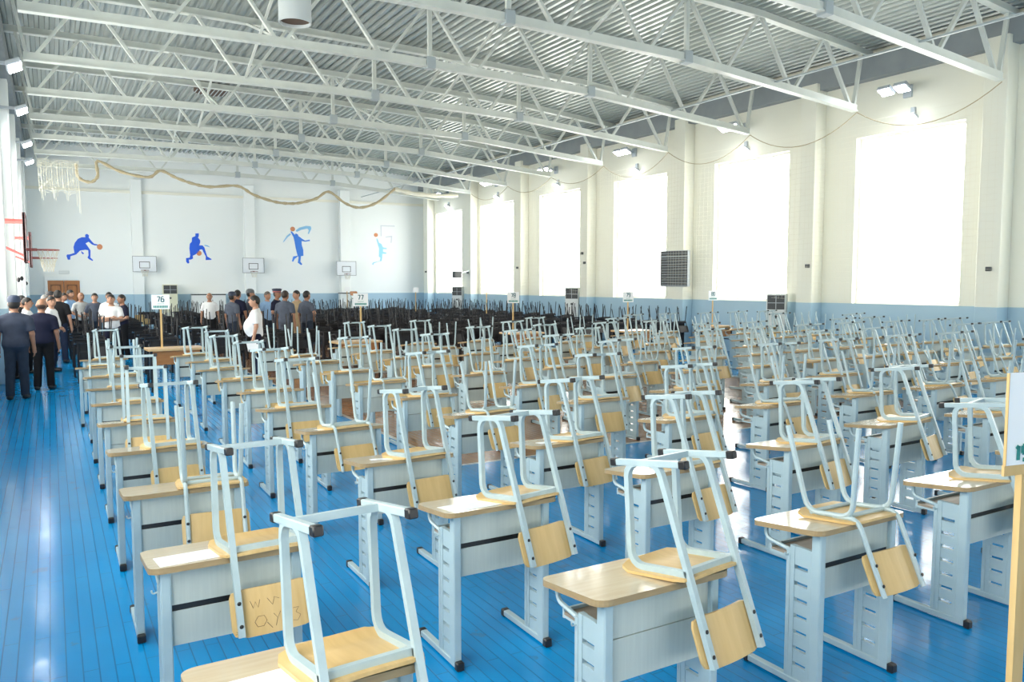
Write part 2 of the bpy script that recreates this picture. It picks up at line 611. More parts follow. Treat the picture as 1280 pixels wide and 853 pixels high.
YT = [-7.6, -4.3, -1.0, 2.35, 5.68] + [9.0 + 3.32 * k for k in range(10)]
vis_truss = [y for y in YT]
for k, yr in enumerate(YT):
    if yr > 38.5:
        continue
    r = empty('roof_truss', (8.17, yr, 6.1), 0)
    names = {9.0: 'nearest'}
    idx = k - 4
    pl = ORD[idx] if 0 <= idx < len(ORD) else None
    tag(r, ('white steel roof truss, %s of the row counting from the near end' % pl) if pl else 'white steel roof truss over the near end of the hall', 'truss', 'steel roof trusses')

    def P(x, z, yr=yr):
        return (x - 8.17, 0.0, z - 6.1)
    bc = MB()
    xs = [XE0, 6.3, 11.2, XE1]
    for i in range(3):
        a, b = Vector(P(xs[i], zb(xs[i]))), Vector(P(xs[i + 1], zb(xs[i + 1])))
        bc.obox(a, b, 0.16, 0.03)
        up = Vector((0, 0, 0.075))
        bc.obox(a + up + Vector((0, 0.035, 0)), b + up + Vector((0, 0.035, 0)), 0.035, 0.15)
        bc.obox(a + up - Vector((0, 0.035, 0)), b + up - Vector((0, 0.035, 0)), 0.035, 0.15)
    bc.obj('bottom_chord', M_TRUSS, r)
    tc = MB()
    xs = [XL + 0.1, 3, 8, 13.4, XR - 0.1]
    for i in range(4):
        a, b = Vector(P(xs[i], tz(xs[i]))), Vector(P(xs[i + 1], tz(xs[i + 1])))
        tc.obox(a, b, 0.16, 0.03)
        tc.obox(a + Vector((0, 0, .07)), b + Vector((0, 0, .07)), 0.07, 0.15)
    tc.obj('top_chord', M_TRUSS, r)
    tops = [XL + 0.45] + [(NB[i] + NB[i + 1]) / 2 for i in range(8)] + [XR - 0.45]
    for i in range(9):
        for t in (tops[i], tops[i + 1]):
            off = -0.05 if t < NB[i] else 0.05
            MB().obox(P(NB[i] + off, zb(NB[i]) + 0.05), P(t - off, tz(t) - 0.0), 0.085, 0.06).obj('diagonal', M_TRUSS, r)
    for xx in (tops[6], tops[4]):
        h = MB()
        h.obox(P(xx, zb(xx)), P(xx, tz(xx)), 0.09, 0.07, up=(0, 1, 0))
        h.obj('hanger_post', M_TRUSS, r)
        c = Vector(P(xx, zb(xx)))
        MB().box((c.x - 0.10, c.y - 0.10, c.z - 0.04), (c.x + 0.10, c.y + 0.10, c.z + 0.20), c=0.01).obj('gusset', M_GUSSET, r)

# long tie running across the bottom chords
for x, lb in ((13.85, 'thin steel tie running lengthwise over the truss bottoms by the windows'),):
    m = MB()
    for a, b in zip(YT[:-1], YT[1:]):
        m.obox((x, a, zb(x) + 0.10), (x, b, zb(x) + 0.10), 0.05, 0.035)
    tag(m.obj('steel_tie', M_GUSSET), lb, 'steel tie')
# sloping cross braces between neighbouring trusses, in the middle of the hall
for k in range(3, len(YT) - 2, 2):
    ya, yb_ = YT[k], YT[k + 1]
    for x in (4.05, 8.9):
        br = empty('cross_brace', (x, (ya + yb_) / 2, 6.6), 0, 'pair of crossing struts between %s and %s truss, %s' % (
            ORD[max(0, k - 4)], ORD[k - 3], 'left of centre' if x < 6 else 'over the middle'), 'roof brace', 'cross braces between trusses')
        d = (yb_ - ya) / 2
        zt = tz(x) - 6.6
        for s in (-1, 1):
            MB().obox((0.03 * s, -d * s, zb(x) - 6.6 + 0.1), (0.03 * s, d * s, zt), 0.05, 0.05).obj('strut', M_TRUSS, br)

# ------------------------------------------------------------------ school desk
DZ = 0.838            # front edge of the sloping top; it falls towards the sitter's side
SLOPE = 0.115


def top_z(y):
    return DZ - (y + 0.26) * SLOPE


def desk_parts(kind, level):
    """list of (name, mesh, label) of a desk; kind 'stripe', 'plain' or 'black'"""
    black = kind == 'black'
    st = M_BSTEEL if black else M_STEEL
    pn = M_BSTEEL if black else M_PANEL
    out = []

    def done(nm, mb, mats, lab=None, sm=False):
        out.append((nm, mb.mesh(nm, mats, sm), lab))
    t = MB().prism(rrect(-0.335, 0.335, -0.26, 0.17, 0.055), -0.026, 0, mi_side=1, f=lambda p: (p[0], p[1], p[2] + top_z(p[1])))
    done('tabletop', t, [M_GTOP, M_BSTEEL] if black else [M_TOP, M_EDGE], None if black else 'pale wood top with brown edge band')
    legs = []
    for s in (-1, 1):
        b = MB()
        x = 0.27 * s
        b.box((x - 0.021, -0.228, 0.035), (x + 0.021, -0.175, DZ - 0.030), c=0.005)
        if level < 2:
            b.box((x - 0.013, -0.177, 0.035), (x + 0.013, -0.152, 0.71))
            b.box((x - 0.013, -0.072, 0.035), (x + 0.013, -0.045, 0.71))
            z = 0.035
            for q in range(7):
                z2 = 0.105 + 0.082 * q
                b.box((x - 0.010, -0.153, z), (x + 0.010, -0.071, z2))
                z = z2 + 0.020
            b.box((x - 0.010, -0.153, z), (x + 0.010, -0.071, 0.71))
            b.box((x - 0.015, -0.046, 0.035), (x + 0.015, -0.025, 0.69))
        else:
            b.box((x - 0.012, -0.177, 0.035), (x + 0.012, -0.03, 0.71))
        legs.append(b)
    feet, caps, brk = [], [], []
    for s in (-1, 1):
        x = 0.27 * s
        feet.append(MB().box((x - 0.019, -0.235, 0.008), (x + 0.019, 0.215, 0.042), c=0.004))
        for y0, y1 in ((-0.262, -0.225), (0.205, 0.24)):
            caps.append(MB().box((x - 0.022, y0, 0.0), (x + 0.022, y1, 0.046), c=0.006))
        p = fillet([(x, 0.12, 0.768), (x, 0.12, 0.70), (x, -0.06, 0.675)], 0.07, 4)
        brk.append(MB().tube(p, 0.011, n=6, ref=(1, 0, 0)))
    panel = MB()
    panel.box((-0.25, -0.207, 0.655), (0.25, -0.193, DZ - 0.034))
    panel.box((-0.25, -0.207, 0.48), (0.25, -0.193, 0.650 if kind == 'plain' else 0.628))
    stripe = MB().box((-0.25, -0.203, 0.628), (0.25, -0.195, 0.655))
    shelf = MB()
    shelf.box((-0.25, -0.19, 0.640), (0.25, 0.10, 0.652))
    shelf2 = MB()
    shelf2.box((-0.25, -0.19, 0.628), (0.25, 0.10, 0.640))
    shelf2.box((-0.25, 0.10, 0.625), (0.25, 0.112, 0.665))
    if level == 0:
        for b in legs:
            done('leg', b, st)
        for b in feet:
            done('foot_bar', b, st)
        for b in caps:
            done('foot_cap', b, M_BLACK, None if black else 'black plastic end cap')
        for b in brk:
            done('bracket', b, st, None, True)
        done('front_panel', panel, pn)
        if kind != 'plain':
            done('band', stripe, M_BSTRIPE, 'black band across the front panel')
        done('shelf', shelf, M_BSTEEL if black else M_SHELF, None if black else 'brown shelf board')
        done('shelf_tray', shelf2, st)
        hk = MB().tube(fillet([(-0.282, -0.035, 0.66), (-0.305, -0.035, 0.655), (-0.308, -0.035, 0.672)], 0.008, 3), 0.004, n=6)
        done('bag_hook', hk, st)
    else:
        lg = MB()
        for b in legs + feet + brk:
            lg.add(b.v, b.f)
        lg.add(shelf2.v, shelf2.f)
        done('frame', lg, st)
        if level == 1:
            for b in caps:
                done('foot_cap', b, M_BLACK, None if black else 'black plastic end cap')
        panel2 = MB().add(panel.v, panel.f)
        if kind != 'plain':
            panel2.add(stripe.v, stripe.f, 1)
        panel2.add(shelf.v, shelf.f, 2)
        done('front_panel', panel2, [pn, M_BSTRIPE, M_BSTEEL if black else M_SHELF])
    return out


def make_thing(name, parts, loc, rot, label, cat, group):
    r = empty(name, loc, 0, label, cat, group)
    r.rotation_euler = rot
    for nm, me, lab in parts:
        o = bpy.data.objects.new(nm, me)
        COL.objects.link(o)
        o.parent = r
        if lab:
            o['label'] = lab
    return r


# ------------------------------------------------------------------ chairs: local origin at the seat's top face, +y is the back
SH = 0.464


def curved_slab(x0, x1, a0, a1, r, th, f, nx=6):
    """rounded rectangle in (x, a), thick th, bent by f(x, a) -> offset; returns verts/faces with points (x, a, h)"""
    mb = MB()
    na = 6
    g = []
    for i in range(nx + 1):
        for j in range(na + 1):
            u, w = -1 + 2 * i / nx, -1 + 2 * j / na
            cx, ca = (x0 + x1) / 2, (a0 + a1) / 2
            hx, ha = (x1 - x0) / 2, (a1 - a0) / 2
            x, a = cx + u * hx, ca + w * ha
            # pull the corners in
            ox, oa = abs(x - cx) - (hx - r), abs(a - ca) - (ha - r)
            if ox > 0 and oa > 0:
                d = math.hypot(ox, oa)
                mx = max(ox, oa)
                k = mx / d
                x = cx + math.copysign(hx - r + ox * k, u)
                a = ca + math.copysign(ha - r + oa * k, w)
            g.append((x, a))
    top = [(x, a, f(x, a)) for x, a in g]
    bot = [(x, a, f(x, a) - th) for x, a in g]
    W = na + 1
    fs = []
    N = len(g)
    for i in range(nx):
        for j in range(na):
            q = (i * W + j, (i + 1) * W + j, (i + 1) * W + j + 1, i * W + j + 1)
            fs.append(q)
            fs.append(tuple(N + k for k in reversed(q)))
    rim = [j for j in range(na)] + [i * W + na for i in range(nx)] + [nx * W + j for j in range(na, 0, -1)] + [i * W for i in range(nx, 0, -1)]
    for k in range(len(rim)):
        a, b = rim[k], rim[(k + 1) % len(rim)]
        fs.append((a, b, N + b, N + a))
    mb.add(top + bot, fs)
    return mb


def chair_parts(kind, level, woodm=None, steelm=None):
    """kind 'runner' (square tube with runners), 'open' (round open legs) or 'black'"""
    out = []

    def done(nm, mb, mats, lab=None, sm=True):
        mb.v = [(x, y, z - SH) for x, y, z in mb.v]
        out.append((nm, mb.mesh(nm, mats, sm), lab))
    black = kind == 'black'
    wood = woodm or (M_BSTEEL if black else M_PLY)
    st = steelm or (M_BSTEEL if black else M_STEELW)
    seat = curved_slab(-0.19, 0.19, -0.195, 0.165, 0.055, 0.012,
                       lambda x, y: SH - 0.010 * max(0, 1 - (x / 0.19) ** 2) * max(0, 1 - (y / 0.2) ** 2) - (0.02 * ((-y - 0.14) / 0.055) ** 2 if y < -0.14 else 0))
    if kind == 'runner':
        lean = (0.235 - 0.06) / 0.73
        b = curved_slab(-0.18, 0.18, 0.60, 0.79, 0.035, 0.011, lambda x, a: 0.0 + 0.018 * (1 - (x / 0.18) ** 2))
        b.v = [(x, 0.06 + (a - 0.05) * lean - 0.016 + h - 0.008, a) for x, a, h in b.v]
    elif kind == 'open':
        b = curved_slab(-0.18, 0.18, 0.60, 0.79, 0.03, 0.011, lambda x, a: 0.018 * (1 - (x / 0.18) ** 2))
        b.v = [(x, 0.165 + (a - 0.46) * 0.33 - 0.02 + h - 0.006, a) for x, a, h in b.v]
    else:
        b = curved_slab(-0.19, 0.19, 0.58, 0.78, 0.04, 0.014, lambda x, a: 0.018 * (1 - (x / 0.19) ** 2))
        b.v = [(x, 0.165 + (a - 0.46) * 0.25 - 0.02 + h, a) for x, a, h in b.v]
    done('seat', seat, wood)
    done('backrest', b, wood)
    frames, bars, caps, bolts = [], [], [], []
    n = 8 if level == 0 else 6
    for s in (-1, 1):
        x = 0.15 * s
        if kind == 'runner':
            p = fillet([(x, 0.235, 0.78), (x, 0.0515, 0.0145), (x, -0.118, 0.0145), (x, -0.145, 0.438), (x, 0.152, 0.438)], 0.06, 4)
            mb = MB().tube(p, 0.0125, ref=(1, 0, 0), square=True)
            mb.box((x - 0.0135, -0.175, 0.0), (x + 0.0135, 0.165, 0.027), c=0.003)
            frames.append(mb)
            for y0, y1 in ((-0.205, -0.172), (0.162, 0.197)):
                caps.append(MB().box((x - 0.0165, y0, -0.002), (x + 0.0165, y1, 0.030), c=0.004))
            for z in (0.645, 0.735):
                y = 0.06 + (z - 0.05) * (0.175 / 0.73)
                bolts.append(MB().ell((x, y + 0.014, z), (0.009, 0.005, 0.009), 8, 4))
        elif kind == 'open':
            sp = 0.012 * s
            p = fillet([(x + sp, -0.215, 0.0), (x, -0.135, 0.436), (x, 0.125, 0.436), (x + sp, 0.205, 0.0)], 0.075, 5)
            mb = MB().tube(p, 0.0135, n=n, ref=(1, 0, 0))
            p = fillet([(x, 0.02, 0.440), (x, 0.155, 0.440), (x, 0.272, 0.79)], 0.06, 4)
            mb.tube(p, 0.0125, n=n, ref=(1, 0, 0))
            frames.append(mb)
            for z in (0.645, 0.735):
                bolts.append(MB().ell((x, 0.165 + (z - 0.46) * 0.33 + 0.015, z), (0.009, 0.005, 0.009), 8, 4))
        else:
            p = fillet([(x + 0.02 * s, -0.20, 0.0), (x, -0.14, 0.44), (x, 0.13, 0.44), (x + 0.02 * s, 0.22, 0.0)], 0.04, 3)
            mb = MB().tube(p, 0.012, n=5, ref=(1, 0, 0))
            mb.tube([(x, 0.13, 0.44), (x, 0.165, 0.5), (x, 0.24, 0.78)], 0.011, n=5, ref=(1, 0, 0))
            frames.append(mb)
    if kind == 'runner':
        bars.append(MB().tube([(-0.15, -0.045, 0.0145), (0.15, -0.045, 0.0145)], 0.0125, ref=(0, 0, 1), square=True))
        bars.append(MB().tube([(-0.15, 0.128, 0.438), (0.15, 0.128, 0.438)], 0.0125, ref=(0, 0, 1), square=True))
    else:
        rr = 0.012
        bars.append(MB().tube([(-0.15, -0.115, 0.438), (0.15, -0.115, 0.438)], rr, n=n))
        bars.append(MB().tube([(-0.15, 0.085, 0.438), (0.15, 0.085, 0.438)], rr, n=n))
    if level == 0:
        for f in frames:
            done('side_frame', f, st)
        for f in bars:
            done('crossbar', f, st)
        for f in caps:
            done('foot_cap', f, M_BLACK, 'black plastic end cap')
        for f in bolts:
            done('bolt', f, M_BLACK, 'black bolt head')
    else:
        mb = MB()
        for f in frames + bars:
            mb.add(f.v, f.f, 0)
        for f in caps + bolts:
            mb.add(f.v, f.f, 1)
        done('frame', mb, [st, M_BLACK])
    return out


DESKS = {(k, l): desk_parts(k, l) for k in ('stripe', 'plain') for l in (0, 1, 2)}
DESKS[('black', 2)] = desk_parts('black', 2)
CHAIRS = {(k, l): chair_parts(k, l) for k in ('runner', 'open') for l in (0, 1)}
CHAIRS[('black', 1)] = chair_parts('black', 1)

paper_me = MB().prism(rrect(-0.145, 0.145, -0.1, 0.1, 0.004, 1), 0, 0.0012).mesh('paper_label', M_PAPER)
paper_s = MB().prism(rrect(-0.075, 0.075, -0.05, 0.05, 0.004, 1), 0, 0.0012).mesh('paper_label', M_PAPER)

# columns of grey desks: x of the left foot bar, front edge of the first row
COLX = [0.367, 1.755, 3.13, 4.53, 5.88, 7.21, 8.55, 9.87, 11.17, 12.5, 13.8, 15.0, 16.0]
COLY = [2.167, 2.257, 2.39, 2.49, 2.62, 2.59, 2.64, 2.70, 2.73, 2.78, 2.82, 2.86, 2.9]
ROW = 1.272
over_chair = {  # (col,row): (kind, dx, yaw deg, tilt deg, dy)
    (0, 0): ('runner', 0.13, 4, 8, 0), (0, 1): ('runner', 0.13, 3, 6, 0), (0, 2): ('open', 0.14, -4, 4, 0),
    (1, 0): ('runner', 0.19, 8, 8, 0), (1, 1): ('runner', 0.17, 10, 7, 0), (1, 2): ('runner', 0.1, 6, 6, 0),
    (1, 3): ('open', 0.02, 4, 3, 0),
    (2, 0): ('open', 0.06, 0, 2, 0), (2, 1): ('runner', 0.14, 8, 7, 0), (2, 2): ('runner', 0.1, 8, 7, 0),
    (3, 0): ('runner', 0.12, 14, 6, 0), (3, 1): ('runner', 0.06, 8, 6, 0), (3, 2): ('runner', 0.06, 2, 6, 0),
}
over_stripe = {(0, 0): 1, (0, 1): 1, (0, 2): 1, (0, 3): 1, (0, 4): 0, (0, 5): 1, (0, 6): 0, (1, 0): 0, (1, 1): 1, (1, 2): 1, (1, 3): 1,
               (2, 0): 1, (2, 1): 1, (2, 2): 1, (3, 0): 1, (3, 1): 1, (3, 2): 1}
TS = math.atan(SLOPE)
rnd = random.Random(11)
vis_rows = {}
for c in range(13):
    vis_rows[c] = [r for r in range(10) if seen((COLX[c] + 0.27, COLY[c] + ROW * r + 0.2, 0.8), 70) or (c, r) == (0, 0)]
for c in range(13):
    for q, r in enumerate(vis_rows[c]):
        x, y = COLX[c] + 0.27, COLY[c] + ROW * r + 0.25
        if (c, r) == (2, 2):
            x, y = 3.29, 4.96
        jx, jy, jr = (0, 0, 0)
        if (c, r) not in over_stripe:
            jx, jy, jr = rnd.uniform(-0.05, 0.05), rnd.uniform(-0.07, 0.07), math.radians(rnd.uniform(-2.5, 2.5))
        x, y = x + jx, y + jy
        st = over_stripe.get((c, r))
        if st is None:
            st = rnd.random() < 0.65
        lv = 0 if r <= 3 and c <= 4 else (1 if r <= 5 or c <= 1 else 2)
        kn = 'stripe' if st else 'plain'
        where = '%s from the front in the %s column from the walkway' % (ORD[q], ORD[c])
        d = make_thing('school_desk', DESKS[(kn, lv)], (x, y, 0), (0, 0, jr), 'grey desk, %s' % where, 'desk', 'grey school desks')
        if (c, r) in ((0, 0), (0, 1), (1, 1)) or (lv < 2 and r >= 2 and rnd.random() < 0.3):
            big = (c, r) in ((0, 0), (0, 1), (1, 1))
            o = bpy.data.objects.new('paper_label', paper_me if big else paper_s)
            COL.objects.link(o)
            o.parent = d
            py = -0.13 if big else -0.11
            o.location = (-0.15, py, top_z(py) + 0.0006)
            o.rotation_euler = (-math.atan(SLOPE), 0, 0.04 if big else rnd.uniform(-0.3, 0.3))
            o['label'] = 'white paper taped to the desk top'
        ov = over_chair.get((c, r))
        if ov is None:
            k2 = rnd.random()
            if c != 0 and k2 > 0.97:
                continue
            ov = ('runner' if rnd.random() < 0.66 else 'open', rnd.uniform(0.0, 0.16), rnd.uniform(-6, 12), rnd.uniform(4, 8), rnd.uniform(-0.01, 0.05))
        ck, dx, yw, tl, dyy = ov
        tl = TS + max(0.0, math.radians(tl - 6.5))
        ox, oy = dx, -0.26 + 0.135 + dyy
        cx = x + ox * math.cos(jr) - oy * math.sin(jr)
        cy = y + ox * math.sin(jr) + oy * math.cos(jr)
        cl = 0 if lv == 0 else 1
        lb = 'upturned chair, %s' % where
        make_thing('school_chair', CHAIRS[(ck, cl)], (cx, cy, top_z(oy) + 0.195 * (math.sin(tl) - math.sin(TS)) + 0.002),
                   (PI - tl, 0, jr + math.radians(yw)), lb, 'chair', 'upturned grey chairs on desks')
        if (c, r) == (0, 1):
            ch = [o for o in COL.objects if o.get('label') == lb][0]
            bk = [o for o in ch.children if o.name.startswith('backrest')][0]
            sc_ = MB()

            def bs(x_, a_):
                return (x_, 0.0366 + (a_ - 0.05) * 0.175 / 0.73 + 0.018 * (1 - (x_ / 0.18) ** 2), a_ - SH)
            for stroke in ([(-0.09, 0.735), (-0.075, 0.715), (-0.05, 0.715), (-0.04, 0.735), (-0.055, 0.755), (-0.08, 0.755), (-0.09, 0.735)],
                           [(-0.04, 0.745), (-0.02, 0.77)], [(-0.01, 0.715), (0.005, 0.735), (0.02, 0.712)], [(0.005, 0.735), (-0.005, 0.765)],
                           [(0.03, 0.735), (0.06, 0.735)], [(0.075, 0.712), (0.10, 0.712), (0.085, 0.73), (0.105, 0.745), (0.09, 0.765), (0.07, 0.76)],
                           [(-0.10, 0.65), (-0.09, 0.68), (-0.08, 0.655), (-0.07, 0.68), (-0.06, 0.65)], [(-0.03, 0.65), (-0.01, 0.68), (0.0, 0.65), (0.02, 0.66)],
                           [(-0.165, 0.76), (-0.145, 0.78)], [(-0.16, 0.78), (-0.14, 0.758)], [(-0.17, 0.77), (-0.138, 0.768)]):
                sc_.tube([bs(*p) for p in stroke], 0.0009, n=4)
            sc_.obj('pen_scribble', M_DKPEN, bk)

# ------------------------------------------------------------------ black desks and chairs filling the far half of the hall
rb = random.Random(5)
STAND = [(3.67, 16.84), (12.35, 35.6), (12.2, 36.4), (13.4, 31.0), (15.2, 28.0), (2.75, 30.2), (3.35, 30.4), (2.9, 34.0), (-0.55, 16.00), (-0.16, 17.20), (0.00, 20.70), (0.15, 22.70), (-0.47, 20.50), (-0.63, 22.50), (-0.72, 19.50), (-0.15, 25.00), (0.00, 26.60), (0.33, 27.00), (0.51, 27.60), (0.78, 27.00), (1.13, 26.60), (1.29, 21.90), (1.44, 25.30), (1.62, 23.10), (4.34, 26.40), (4.34, 22.80), (4.70, 23.90), (5.10, 24.10), (5.60, 24.10), (5.59, 22.90), (5.39, 21.20), (6.14, 22.80), (6.02, 21.40)]   # where people and loose chairs stand
BX = [0.42 + 1.33 * i for i in range(13)]
nb = 0
for r in range(16):
    for c in range(13):
        x = BX[c] + 0.27 + rb.uniform(-0.04, 0.04)
        y = 18.0 + 1.17 * r + rb.uniform(-0.06, 0.06)
        if c == 12:
            x = 16.1
        if y > 36.0 or (c >= 11 and y > 34):
            continue
        if not seen((x, y, 0.8), 30):
            continue
        if any(abs(x - a) < 0.60 and abs(y - b) < 0.50 for a, b in STAND):
            continue
        if r == 0:
            lab = 'black desk, %s of the front row of black desks from the walkway' % ORD[c]
            lch = 'black chair upside down on the %s desk of the front black row' % ORD[c]
        elif c == 0:
            lab = 'black desk on the walkway side, %s in its line from the front' % ORD[r]
            lch = 'black chair upside down on walkway-side black desk, %s from the front' % ORD[r]
        else:
            lab = 'black desk in the dense rows of black desks at the far end'
            lch = 'black chair upside down in the dense rows of black desks'
        jr = math.radians(rb.uniform(-2, 2))
        d = make_thing('black_desk', DESKS[('black', 2)], (x, y, 0), (0, 0, jr), lab, 'desk', 'black desks in the far rows')
        if rb.random() < 0.35:
            o = bpy.data.objects.new('paper_label', paper_s)
            COL.objects.link(o)
            o.parent = d
            o.location = (rb.uniform(-0.22, 0.1), 0.02, top_z(0.02) + 0.0006)
            o.rotation_euler = (-math.atan(SLOPE), 0, rb.uniform(-0.3, 0.3))
            o['label'] = 'white paper taped to the desk top'
        tl = TS + math.radians(rb.uniform(0, 1.5))
        if r > 0 and rb.random() < 0.1:
            continue
        make_thing('black_chair', CHAIRS[('black', 1)], (x + rb.uniform(0.06, 0.17), y - 0.10, top_z(-0.1) + 0.195 * (math.sin(tl) - math.sin(TS)) + 0.003),
                   (PI - tl, 0, math.radians(rb.uniform(-8, 8))), lch, 'chair', 'upturned black chairs on desks')
        nb += 1

# ------------------------------------------------------------------ people
def surface_nets(D, org, h):
    ins = D < 0
    c = ins.astype(np.int8)
    S = sum(c[i:c.shape[0] - 1 + i, j:c.shape[1] - 1 + j, k:c.shape[2] - 1 + k] for i in (0, 1) for j in (0, 1) for k in (0, 1))
    mask = (S > 0) & (S < 8)
    idx = np.argwhere(mask)
    ids = -np.ones(mask.shape, dtype=np.int64)
    ids[mask] = np.arange(len(idx))
    acc = np.zeros((len(idx), 3))
    cnt = np.zeros(len(idx))
    cor = [(i, j, k) for i in (0, 1) for j in (0, 1) for k in (0, 1)]
    for a in cor:
        for ax in range(3):
            if a[ax]:
                continue
            b = list(a)
            b[ax] = 1
            da = D[idx[:, 0] + a[0], idx[:, 1] + a[1], idx[:, 2] + a[2]]
            db = D[idx[:, 0] + b[0], idx[:, 1] + b[1], idx[:, 2] + b[2]]
            cr = (da < 0) != (db < 0)
            t = np.where(cr, da / np.where(cr, da - db, 1), 0)
            p = np.array(a, float)[None, :].repeat(len(idx), 0)
            p[:, ax] += t
            acc[cr] += p[cr]
            cnt[cr] += 1
    V = (idx + acc / cnt[:, None]) * h + org
    F = []
    for ax in range(3):
        sl0 = [slice(1, -1)] * 3
        sl0[ax] = slice(0, -1)
        sl1 = [slice(1, -1)] * 3
        sl1[ax] = slice(1, None)
        e = ins[tuple(sl0)] != ins[tuple(sl1)]
        q = np.argwhere(e)
        if not len(q):
            continue
        off = np.array([1, 1, 1])
        off[ax] = 0
        q = q + off
        s0 = ins[q[:, 0], q[:, 1], q[:, 2]]
        u, v = (ax + 1) % 3, (ax + 2) % 3
        qs = []
        for du, dv in ((1, 1), (0, 1), (0, 0), (1, 0)):
            r = q.copy()
            r[:, u] -= du
            r[:, v] -= dv
            qs.append(ids[r[:, 0], r[:, 1], r[:, 2]])
        Q = np.stack(qs, 1)
        Q[~s0] = Q[~s0][:, ::-1]
        F.append(Q)
    return V, np.concatenate(F)


class Field:
    def __init__(s, lo, hi, h):
        s.h = h
        s.lo = np.array(lo, float)
        s.ax = [np.arange(lo[i], hi[i] + h, h) for i in range(3)]
        s.D = np.full([len(a) for a in s.ax], 0.15)

    def sub(s, lo, hi):
        sl = []
        for i in range(3):
            a = int(max(0, math.floor((lo[i] - s.lo[i]) / s.h)))
            b = int(min(len(s.ax[i]), math.ceil((hi[i] - s.lo[i]) / s.h) + 2))
            if b <= a:
                return None, None
            sl.append(slice(a, b))
        g = np.ix_(*[s.ax[i][sl[i]] for i in range(3)])
        return tuple(sl), g

    def put(s, sl, d, k):
        a = s.D[sl]
        hh = np.maximum(k - np.abs(a - d), 0) / k
        s.D[sl] = np.minimum(a, d) - hh * hh * k * 0.25

    def cone(s, a, b, ra, rb, k=0.03, off=0.0, cut=None):
        a, b = np.array(a, float), np.array(b, float)
        ra, rb = ra + off, rb + off
        m = max(ra, rb) + 0.06
        sl, g = s.sub(np.minimum(a, b) - m, np.maximum(a, b) + m)
        if sl is None:
            return
        ab = b - a
        L2 = float(ab @ ab)
        px, py, pz = g[0] - a[0], g[1] - a[1], g[2] - a[2]
        t = np.clip((px * ab[0] + py * ab[1] + pz * ab[2]) / L2, 0, 1)
        d = np.sqrt((px - t * ab[0]) ** 2 + (py - t * ab[1]) ** 2 + (pz - t * ab[2]) ** 2) - (ra + (rb - ra) * t)
        if cut is not None:
            d = np.maximum(d, (px * ab[0] + py * ab[1] + pz * ab[2]) / math.sqrt(L2) - cut * math.sqrt(L2))
        s.put(sl, d, k)

    def ell(s, c, r, k=0.03, off=0.0):
        r = np.array(r, float) + off
        c = np.array(c, float)
        sl, g = s.sub(c - r - 0.06, c + r + 0.06)
        if sl is None:
            return
        p = [(g[i] - c[i]) for i in range(3)]
        k0 = np.sqrt(sum((p[i] / r[i]) ** 2 for i in range(3)))
        k1 = np.sqrt(sum((p[i] / r[i] ** 2) ** 2 for i in range(3)))
        s.put(sl, k0 * (k0 - 1) / np.maximum(k1, 1e-6), k)

    def clip(s, n, c):
        """keep the side where n.p < c"""
        g = np.ix_(*s.ax)
        s.D = np.maximum(s.D, n[0] * g[0] + n[1] * g[1] + n[2] * g[2] - c)

    def mesh(s, sc):
        D = np.pad(s.D, 1, constant_values=0.1)
        V, F = surface_nets(D, s.lo - s.h, s.h)
        mb = MB()
        mb.v = [tuple(p * sc) for p in V]
        mb.f = [tuple(int(i) for i in f) for f in F]
        mb.m = [0] * len(mb.f)
        return mb


ARMS = {
    'down': ((0.245, -0.02, 1.12), (0.262, 0.035, 0.88)),
    'front': ((0.255, 0.0, 1.13), (0.06, 0.19, 1.01)),
    'folded': ((0.245, 0.07, 1.15), (-0.03, 0.20, 1.14)),
    'behind': ((0.27, -0.09, 1.13), (0.07, -0.19, 0.98)),
    'hips': ((0.37, -0.09, 1.17), (0.215, 0.06, 1.03)),
    'raised': ((0.25, 0.06, 1.14), (0.20, 0.25, 1.16)),
}


def torso(F, w, belly, off=0.0):
    F.ell((0, 0, 0.95), (0.165 * w, 0.125, 0.13), 0.05, off)
    F.ell((0, 0.010 + belly * 0.6, 1.10), (0.155 * w, 0.112 + belly * 0.8, 0.20), 0.07, off)
    F.ell((0, 0.0, 1.29), (0.172 * w, 0.118, 0.17), 0.06, off)
    for s in (-1, 1):
        F.cone((0.015 * s, -0.012, 1.450), (0.152 * s * w, -0.005, 1.374), 0.052, 0.056, 0.04, off)


def legs(F, st, off=0.0, wide=0.0):
    for s in (-1, 1):
        hp = (0.085 * s, 0, 0.93)
        kn = (0.098 * s, 0.015 + st * s * 0.5, 0.50)
        an = (0.105 * s, -0.02 + st * s, 0.09)
        F.cone(hp, kn, 0.088, 0.060, 0.03, off)
        F.cone(kn, an, 0.058 + wide * 0.3, 0.040 + wide, 0.03, off)


